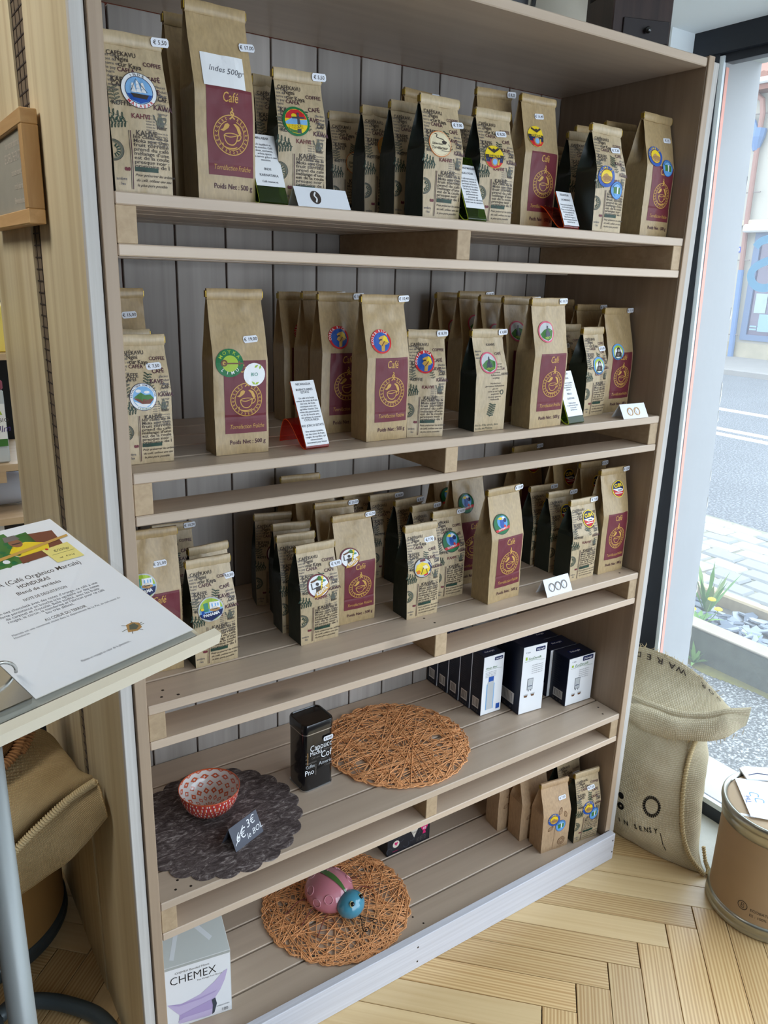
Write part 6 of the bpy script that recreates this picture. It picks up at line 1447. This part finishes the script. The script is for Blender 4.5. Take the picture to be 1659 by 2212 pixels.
# rolled collar: outer lip, inner lip and the standing back flap
CUF = [(1.395, .20, .338), (1.372, .09, .345), (1.374, .0, .352), (1.398, -.085, .372), (1.438, -.150, .405), (1.475, -.182, .432)]
SEC = [(-.022, -.012), (-.026, .010), (-.016, .028), (.004, .034), (.022, .022), (.026, -.002), (.014, -.022), (-.006, -.026)]
rings = []
for (px, py, pz), s in zip(CUF, (1., 1.1, 1.05, 1., .95, .55)):
    rings.append([(px+a*.85*s, py+a*.35*s, pz+b*s) for a, b in SEC])
R2 = [[rings[j][i] for j in range(6)] for i in range(8)]
sc_(loft(R2, 40, 60, M_bur, 'rolled_collar', sk, (.45, .16), True, .009))
LIP = [(1.408, .20, .372), (1.390, .09, .378), (1.392, .0, .386), (1.414, -.080, .404), (1.450, -.142, .434), (1.484, -.180, .452)]
R2 = [[(x+a, y+a*.5, z+b) for (x, y, z) in LIP] for a, b in ((-.010, -.006), (-.010, .010), (.0, .016), (.006, .006), (.004, -.008))]
sc_(loft(R2, 20, 60, M_bur, 'inner_lip', sk, (.45, .06), True, .005))
BT = [(1.470, .20, .475), (1.478, .15, .492), (1.490, .06, .494), (1.500, -.020, .472), (1.510, -.075, .434), (1.515, -.105, .405)]
rows = []
for i in range(15):
    t = i/14; rows.append([tuple(Vector(crom(LIP, k/40)).lerp(Vector(crom(BT, k/40)), t)+Vector((.012*math.sin(PI*t)+.006, .004*math.sin(PI*t), -.012*math.sin(PI*t)))) for k in range(41)])
mb = MB().grid(rows, uvs=(.45, .16)); o = sc_(mb.build('back_flap', M_bur, sk, smooth=True)); m_ = o.modifiers.new('cloth', 'SOLIDIFY'); m_.thickness = .004; m_.offset = 1
fr_ = MB(); r = random.Random(5)
for i in range(70):
    p = Vector(crom(BT, r.random())); fr_.tube([p, p+Vector((r.uniform(-.01, .01), r.uniform(-.012, .012), r.uniform(.002, .014)))], .0005, 3)
for i in range(46):
    p = Vector(crom(CUF, r.random()))+Vector((-.012, -.006, -.022)); fr_.tube([p, p+Vector((r.uniform(-.008, .004), r.uniform(-.010, .006), r.uniform(-.014, .0)))], .0006, 3)
o = sc_(fr_.build('frayed_threads', M_thr, sk)); o['kind'] = 'stuff'
# stencils follow the body
def body_at(a, z):
    t = min(max((z-.002)/(.385-.002), 0), 1); lo, hi = 0., 1.
    A = [A0, A1, A2, A3, A4, A5]
    for _ in range(18):
        mid = (lo+hi)/2; zz = crom([(q,) for q in Zs], mid)[0]
        if zz < z: lo = mid
        else: hi = mid
    lv = [crom([(*A[q][j], Zs[q]) for q in range(6)], lo) for j in range(9)]
    p = Vector(crom_c(lv, a)); p += .006*noise.noise_vector(p*9)+.0025*noise.noise_vector(p*26); return p
def sack_fn(x, y, l):
    a = (2.05+x/.115)/9                                # x along the face towards the seam
    p = body_at(a, y); q = body_at(a+.004, y); n = Vector((q.y-p.y, -(q.x-p.x), 0)).normalized()
    if n.x > 0: n = -n
    return tuple(p+n*.0012)
D = Draw()
for k in range(26):
    a = 2*PI*k/26; D.stroke([(.004+.024*math.cos(a), .156+.021*math.sin(a)), (.004+.033*math.cos(a+.1), .156+.030*math.sin(a+.1))], .0050, 'black', 0)
for k, ch in enumerate('IN SENSY'): D.text(ch, -.094+.0165*k, .058+.0040*k, .0195, 'black', 'LEFT', .12, 0, .015, 0)
D.stroke([(.040, .058), (.0415, .092)], .0026, 'black', 0); D.stroke([(.0425, .045), (.041, .056)], .0026, 'black', 0); D.at(-.092, .112, .011); D.ring(0, 0, .3, 1., 'black', 0, 14); D.at(-.098, .142, .009); D.disc(0, 0, 1., 'black', 0, 12, 1); D.at(0, 0, 1)
sc_(D.build('stencil', sack_fn, sk))
D = Draw()
for k, ch in enumerate('ADOR WARED'):
    if ch != ' ': D.text(ch, 0, 0, .001, 'ink', z=0); D.it.pop(); D.text(ch, .030+.0215*k, .0, .019, 'ink', 'LEFT', 0, 0, .01, 0)
def flap_fn(x, y, l):
    t = 1-x/.27; a = Vector(crom(LIP, t)); b = Vector(crom(BT, t)); s_ = 1-.10-y/.14
    p = a.lerp(b, s_)+Vector((.012*math.sin(PI*s_)+.006, .004*math.sin(PI*s_), -.012*math.sin(PI*s_))); return tuple(p+Vector((-.006, -.002, .004)))
sc_(D.build('flap_stencil', flap_fn, sk))

# the sack lying on the left-hand drum
s2_ = thing('burlap_sack', 'tan burlap sack lying on the shaded drum, its open hem folded towards the viewer', 'sack', (-.18, .42, .262))
def sc2(o): o.matrix_parent_inverse = Matrix.Translation(-Vector(s2_.location)); return o
ROW = [[(-.282, .603, .573), (-.170, .575, .548), (-.090, .532, .535), (-.066, .467, .530), (-.062, .380, .540)],
       [(-.300, .377, .582), (-.192, .325, .563), (-.120, .316, .562), (-.070, .290, .578), (-.058, .240, .588)],
       [(-.332, .279, .39), (-.214, .254, .461), (-.155, .240, .517), (-.095, .220, .571), (-.054, .185, .614)],
       [(-.335, .330, .315), (-.210, .330, .345), (-.145, .310, .390), (-.092, .270, .452), (-.056, .200, .560)],
       [(-.335, .50, .268), (-.20, .50, .275), (-.12, .47, .310), (-.082, .40, .380), (-.060, .25, .54)],
       [(-.33, .80, .268), (-.22, .80, .268), (-.12, .74, .30), (-.08, .62, .40), (-.060, .42, .53)]]
sc2(loft(ROW, 72, 60, M_bur2, 'sack_body', s2_, (.5, .5), True, .005))
# hem: a separate band standing off the body with its stitched edge
TOP = [(-.345, .262, .375), (-.222, .238, .452), (-.158, .224, .510), (-.098, .205, .566), (-.056, .168, .612)]
LOW = [(-.350, .270, .272), (-.226, .268, .330), (-.160, .248, .372), (-.098, .196, .446), (-.052, .122, .560)]
rows = []
for i in range(13):
    t = i/12; rows.append([tuple(Vector(crom(TOP, k/50)).lerp(Vector(crom(LOW, k/50)), t)+Vector((0, -.012*math.sin(PI*t), .004*math.sin(PI*t)))+.003*noise.noise_vector(Vector((k*.12, t*2, 3)))) for k in range(51)])
o = sc2(MB().grid(rows, uvs=(.5, .10)).build('folded_hem', M_bur2, s2_, smooth=True)); m_ = o.modifiers.new('cloth', 'SOLIDIFY'); m_.thickness = .005; m_.offset = -1
sc2(rope([(x, y-.006, z+.002) for x, y, z in TOP], .0055, 60, 'hem_stitching', s2_))
LOW2 = [(x, y+.03, z+.008) for x, y, z in LOW]; UND = [(x+.0, y+.11, z-.030) for x, y, z in LOW]
rows = [[tuple(Vector(crom(LOW2, k/30)).lerp(Vector(crom(UND, k/30)), i/6)+Vector((0, 0, -.012*math.sin(PI*i/6)))) for k in range(31)] for i in range(7)]
for r_ in rows:
    for k in range(len(r_)): r_[k] = (min(r_[k][0], -.052), r_[k][1], max(r_[k][2], .268))
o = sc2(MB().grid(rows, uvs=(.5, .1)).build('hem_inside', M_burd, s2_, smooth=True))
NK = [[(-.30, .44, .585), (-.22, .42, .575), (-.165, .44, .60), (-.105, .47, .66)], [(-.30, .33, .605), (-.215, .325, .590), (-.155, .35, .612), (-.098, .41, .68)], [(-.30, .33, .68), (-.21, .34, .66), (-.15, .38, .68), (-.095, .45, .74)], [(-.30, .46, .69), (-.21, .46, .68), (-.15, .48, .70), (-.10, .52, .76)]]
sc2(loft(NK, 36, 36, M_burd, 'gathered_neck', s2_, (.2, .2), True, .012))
sc2(rope([(-.30, .322, .600), (-.215, .316, .592), (-.165, .335, .604), (-.135, .362, .640), (-.112, .392, .680)], .0075, 34, 'neck_cord', s2_, plain('brown_jute', srgb(150, 104, 60), .9, var=.2)))
sc2(rope([(-.150, .352, .600), (-.128, .372, .620), (-.108, .40, .668), (-.092, .425, .705)], .0085, 22, 'neck_cord', s2_, plain('brown_jute', srgb(150, 104, 60), .9)))

# ------------------------------------------------------------------ on top of the bookcase
mill = thing('coffee_mill', 'dark wooden coffee mill with small drawer knob on top of the bookcase', 'grinder', (.994, .075, 1.9424), R_(-20))
M_wal = wood('dark_walnut', srgb(40, 30, 28), srgb(70, 52, 46), 'z', 4, 60, .4, .6, .1)
MB().box(0, .128, 0, .115, 0, .20, bev=.002).build('mill_body', M_wal, mill); MB().box(-.012, .14, -.012, .127, .20, .214, bev=.003).build('mill_top', M_wal, mill)
MB().box(.022, .122, -.004, .0, .012, .052, bev=.001).build('drawer', plain('walnut_drawer', srgb(36, 28, 28), .4), mill)
mb = MB(); mb.lathe([(0, .012), (.004, .0115), (.0065, .008), (.006, .004), (.003, 0)], 16); mb.build('drawer_knob', M_bk, mill, smooth=True, loc=(.072, -.004, .032), rot=(PI/2, 0, 0))
MB().box(-.001, .0, .02, .10, .10, .16).build('side_recess', plain('mill_slot', (.01, .008, .008), .8), mill)
pot = thing('black_pot', 'black rounded pot base at the upper edge on top of the bookcase', 'pot', (.715, .11, 1.9424))
mb = MB(); mb.lathe([(0, .0), (.045, .0), (.060, .006), (.066, .020), (.066, .09), (.05, .12), (0, .125)], 40); mb.build('pot_body', plain('black_pot', srgb(26, 28, 34), .4), pot, smooth=True)
MB().tube([(.066, 0, .03), (.10, 0, .04), (.105, 0, .08), (.066, 0, .10)], .006, 8).build('pot_handle', M_bk, pot, smooth=True)

# ------------------------------------------------------------------ glimpse past the side boards
rk = thing('back_rack', 'pale wooden rack glimpsed past the left side boards', 'rack', (-.45, 1.05, 0))
def rc(mb, n_, m): o = mb.build(n_, m, rk); o.matrix_parent_inverse = Matrix.Translation(-Vector(rk.location)); return o
M_rk = wood('pale_rack', srgb(196, 164, 126), srgb(216, 190, 156), 'x', 3, 50, .5, .6, .1); M_dk2 = plain('niche_shade', srgb(22, 22, 24), .8)  # the black back sheet stands for the shade inside the rack
rc(MB().box(-.45, .06, 1.06, 1.40, .985, 1.003), 'rack_shelf', M_rk); rc(MB().box(-.45, -.022, 1.061, 1.10, .955, .985), 'rack_block', M_rk); rc(MB().box(-.45, .06, 1.06, 1.40, .84, .858), 'rack_shelf', M_rk); rc(MB().box(-.45, .06, 1.06, 1.40, 1.27, 1.285), 'rack_shelf', M_rk); rc(MB().box(-.45, .06, 1.39, 1.41, .0, 1.5), 'rack_back', M_dk2); rc(MB().box(-.45, -.04, 1.07, 1.40, 0, .84), 'rack_side', plain('rack_white', srgb(230, 230, 228), .6))
dsp = thing('tea_dispenser', 'clear acrylic dispenser with white and green label at the left edge', 'dispenser', (-.09, 1.12, 1.0035))
MB().box(-.07, .085, -.04, .10, 0, .19, bev=.004).build('dispenser_body', plain('frosted_acrylic', srgb(196, 202, 206), .2), dsp); MB().box(-.07, .085, -.042, .10, .19, .215, bev=.004).build('dispenser_lid', plain('plum_lid', srgb(150, 70, 88), .3), dsp)
D = Draw(); D.rect(-.068, .045, .083, .155, 'white', 0); D.rect(-.068, .045, .083, .064, 'leafg', 1); D.text('BIO', .066, .108, .015, 'ink', 'LEFT', z=1); D.text('Ulm', .052, .080, .024, 'violet', 'LEFT', .1, .3, 0, 1)
for k in range(5): D.at2(.055+.006*(k % 3), .118+.008*k, .012, .5+k)
D.build('label', FRONT(-.0425), dsp)
rl = MB(); rl.tube([(-.40, 1.20, .905), (.05, 1.20, .905)], .044, 24); o = rl.build('paper_roll', plain('roll_white', srgb(196, 204, 226), .7), smooth=True); autosmooth(o); tag(o, 'pale paper roll lying on the low rack shelf at the left edge', 'roll')
fb = MB(); fb.box(-.30, .045, 1.10, 1.30, 1.2855, 1.40, bev=.003); o = fb.build('tea_tin_box', plain('yellow_box', srgb(236, 214, 110), .5)); tag(o, 'pale yellow box on the rack above the dispenser', 'box')
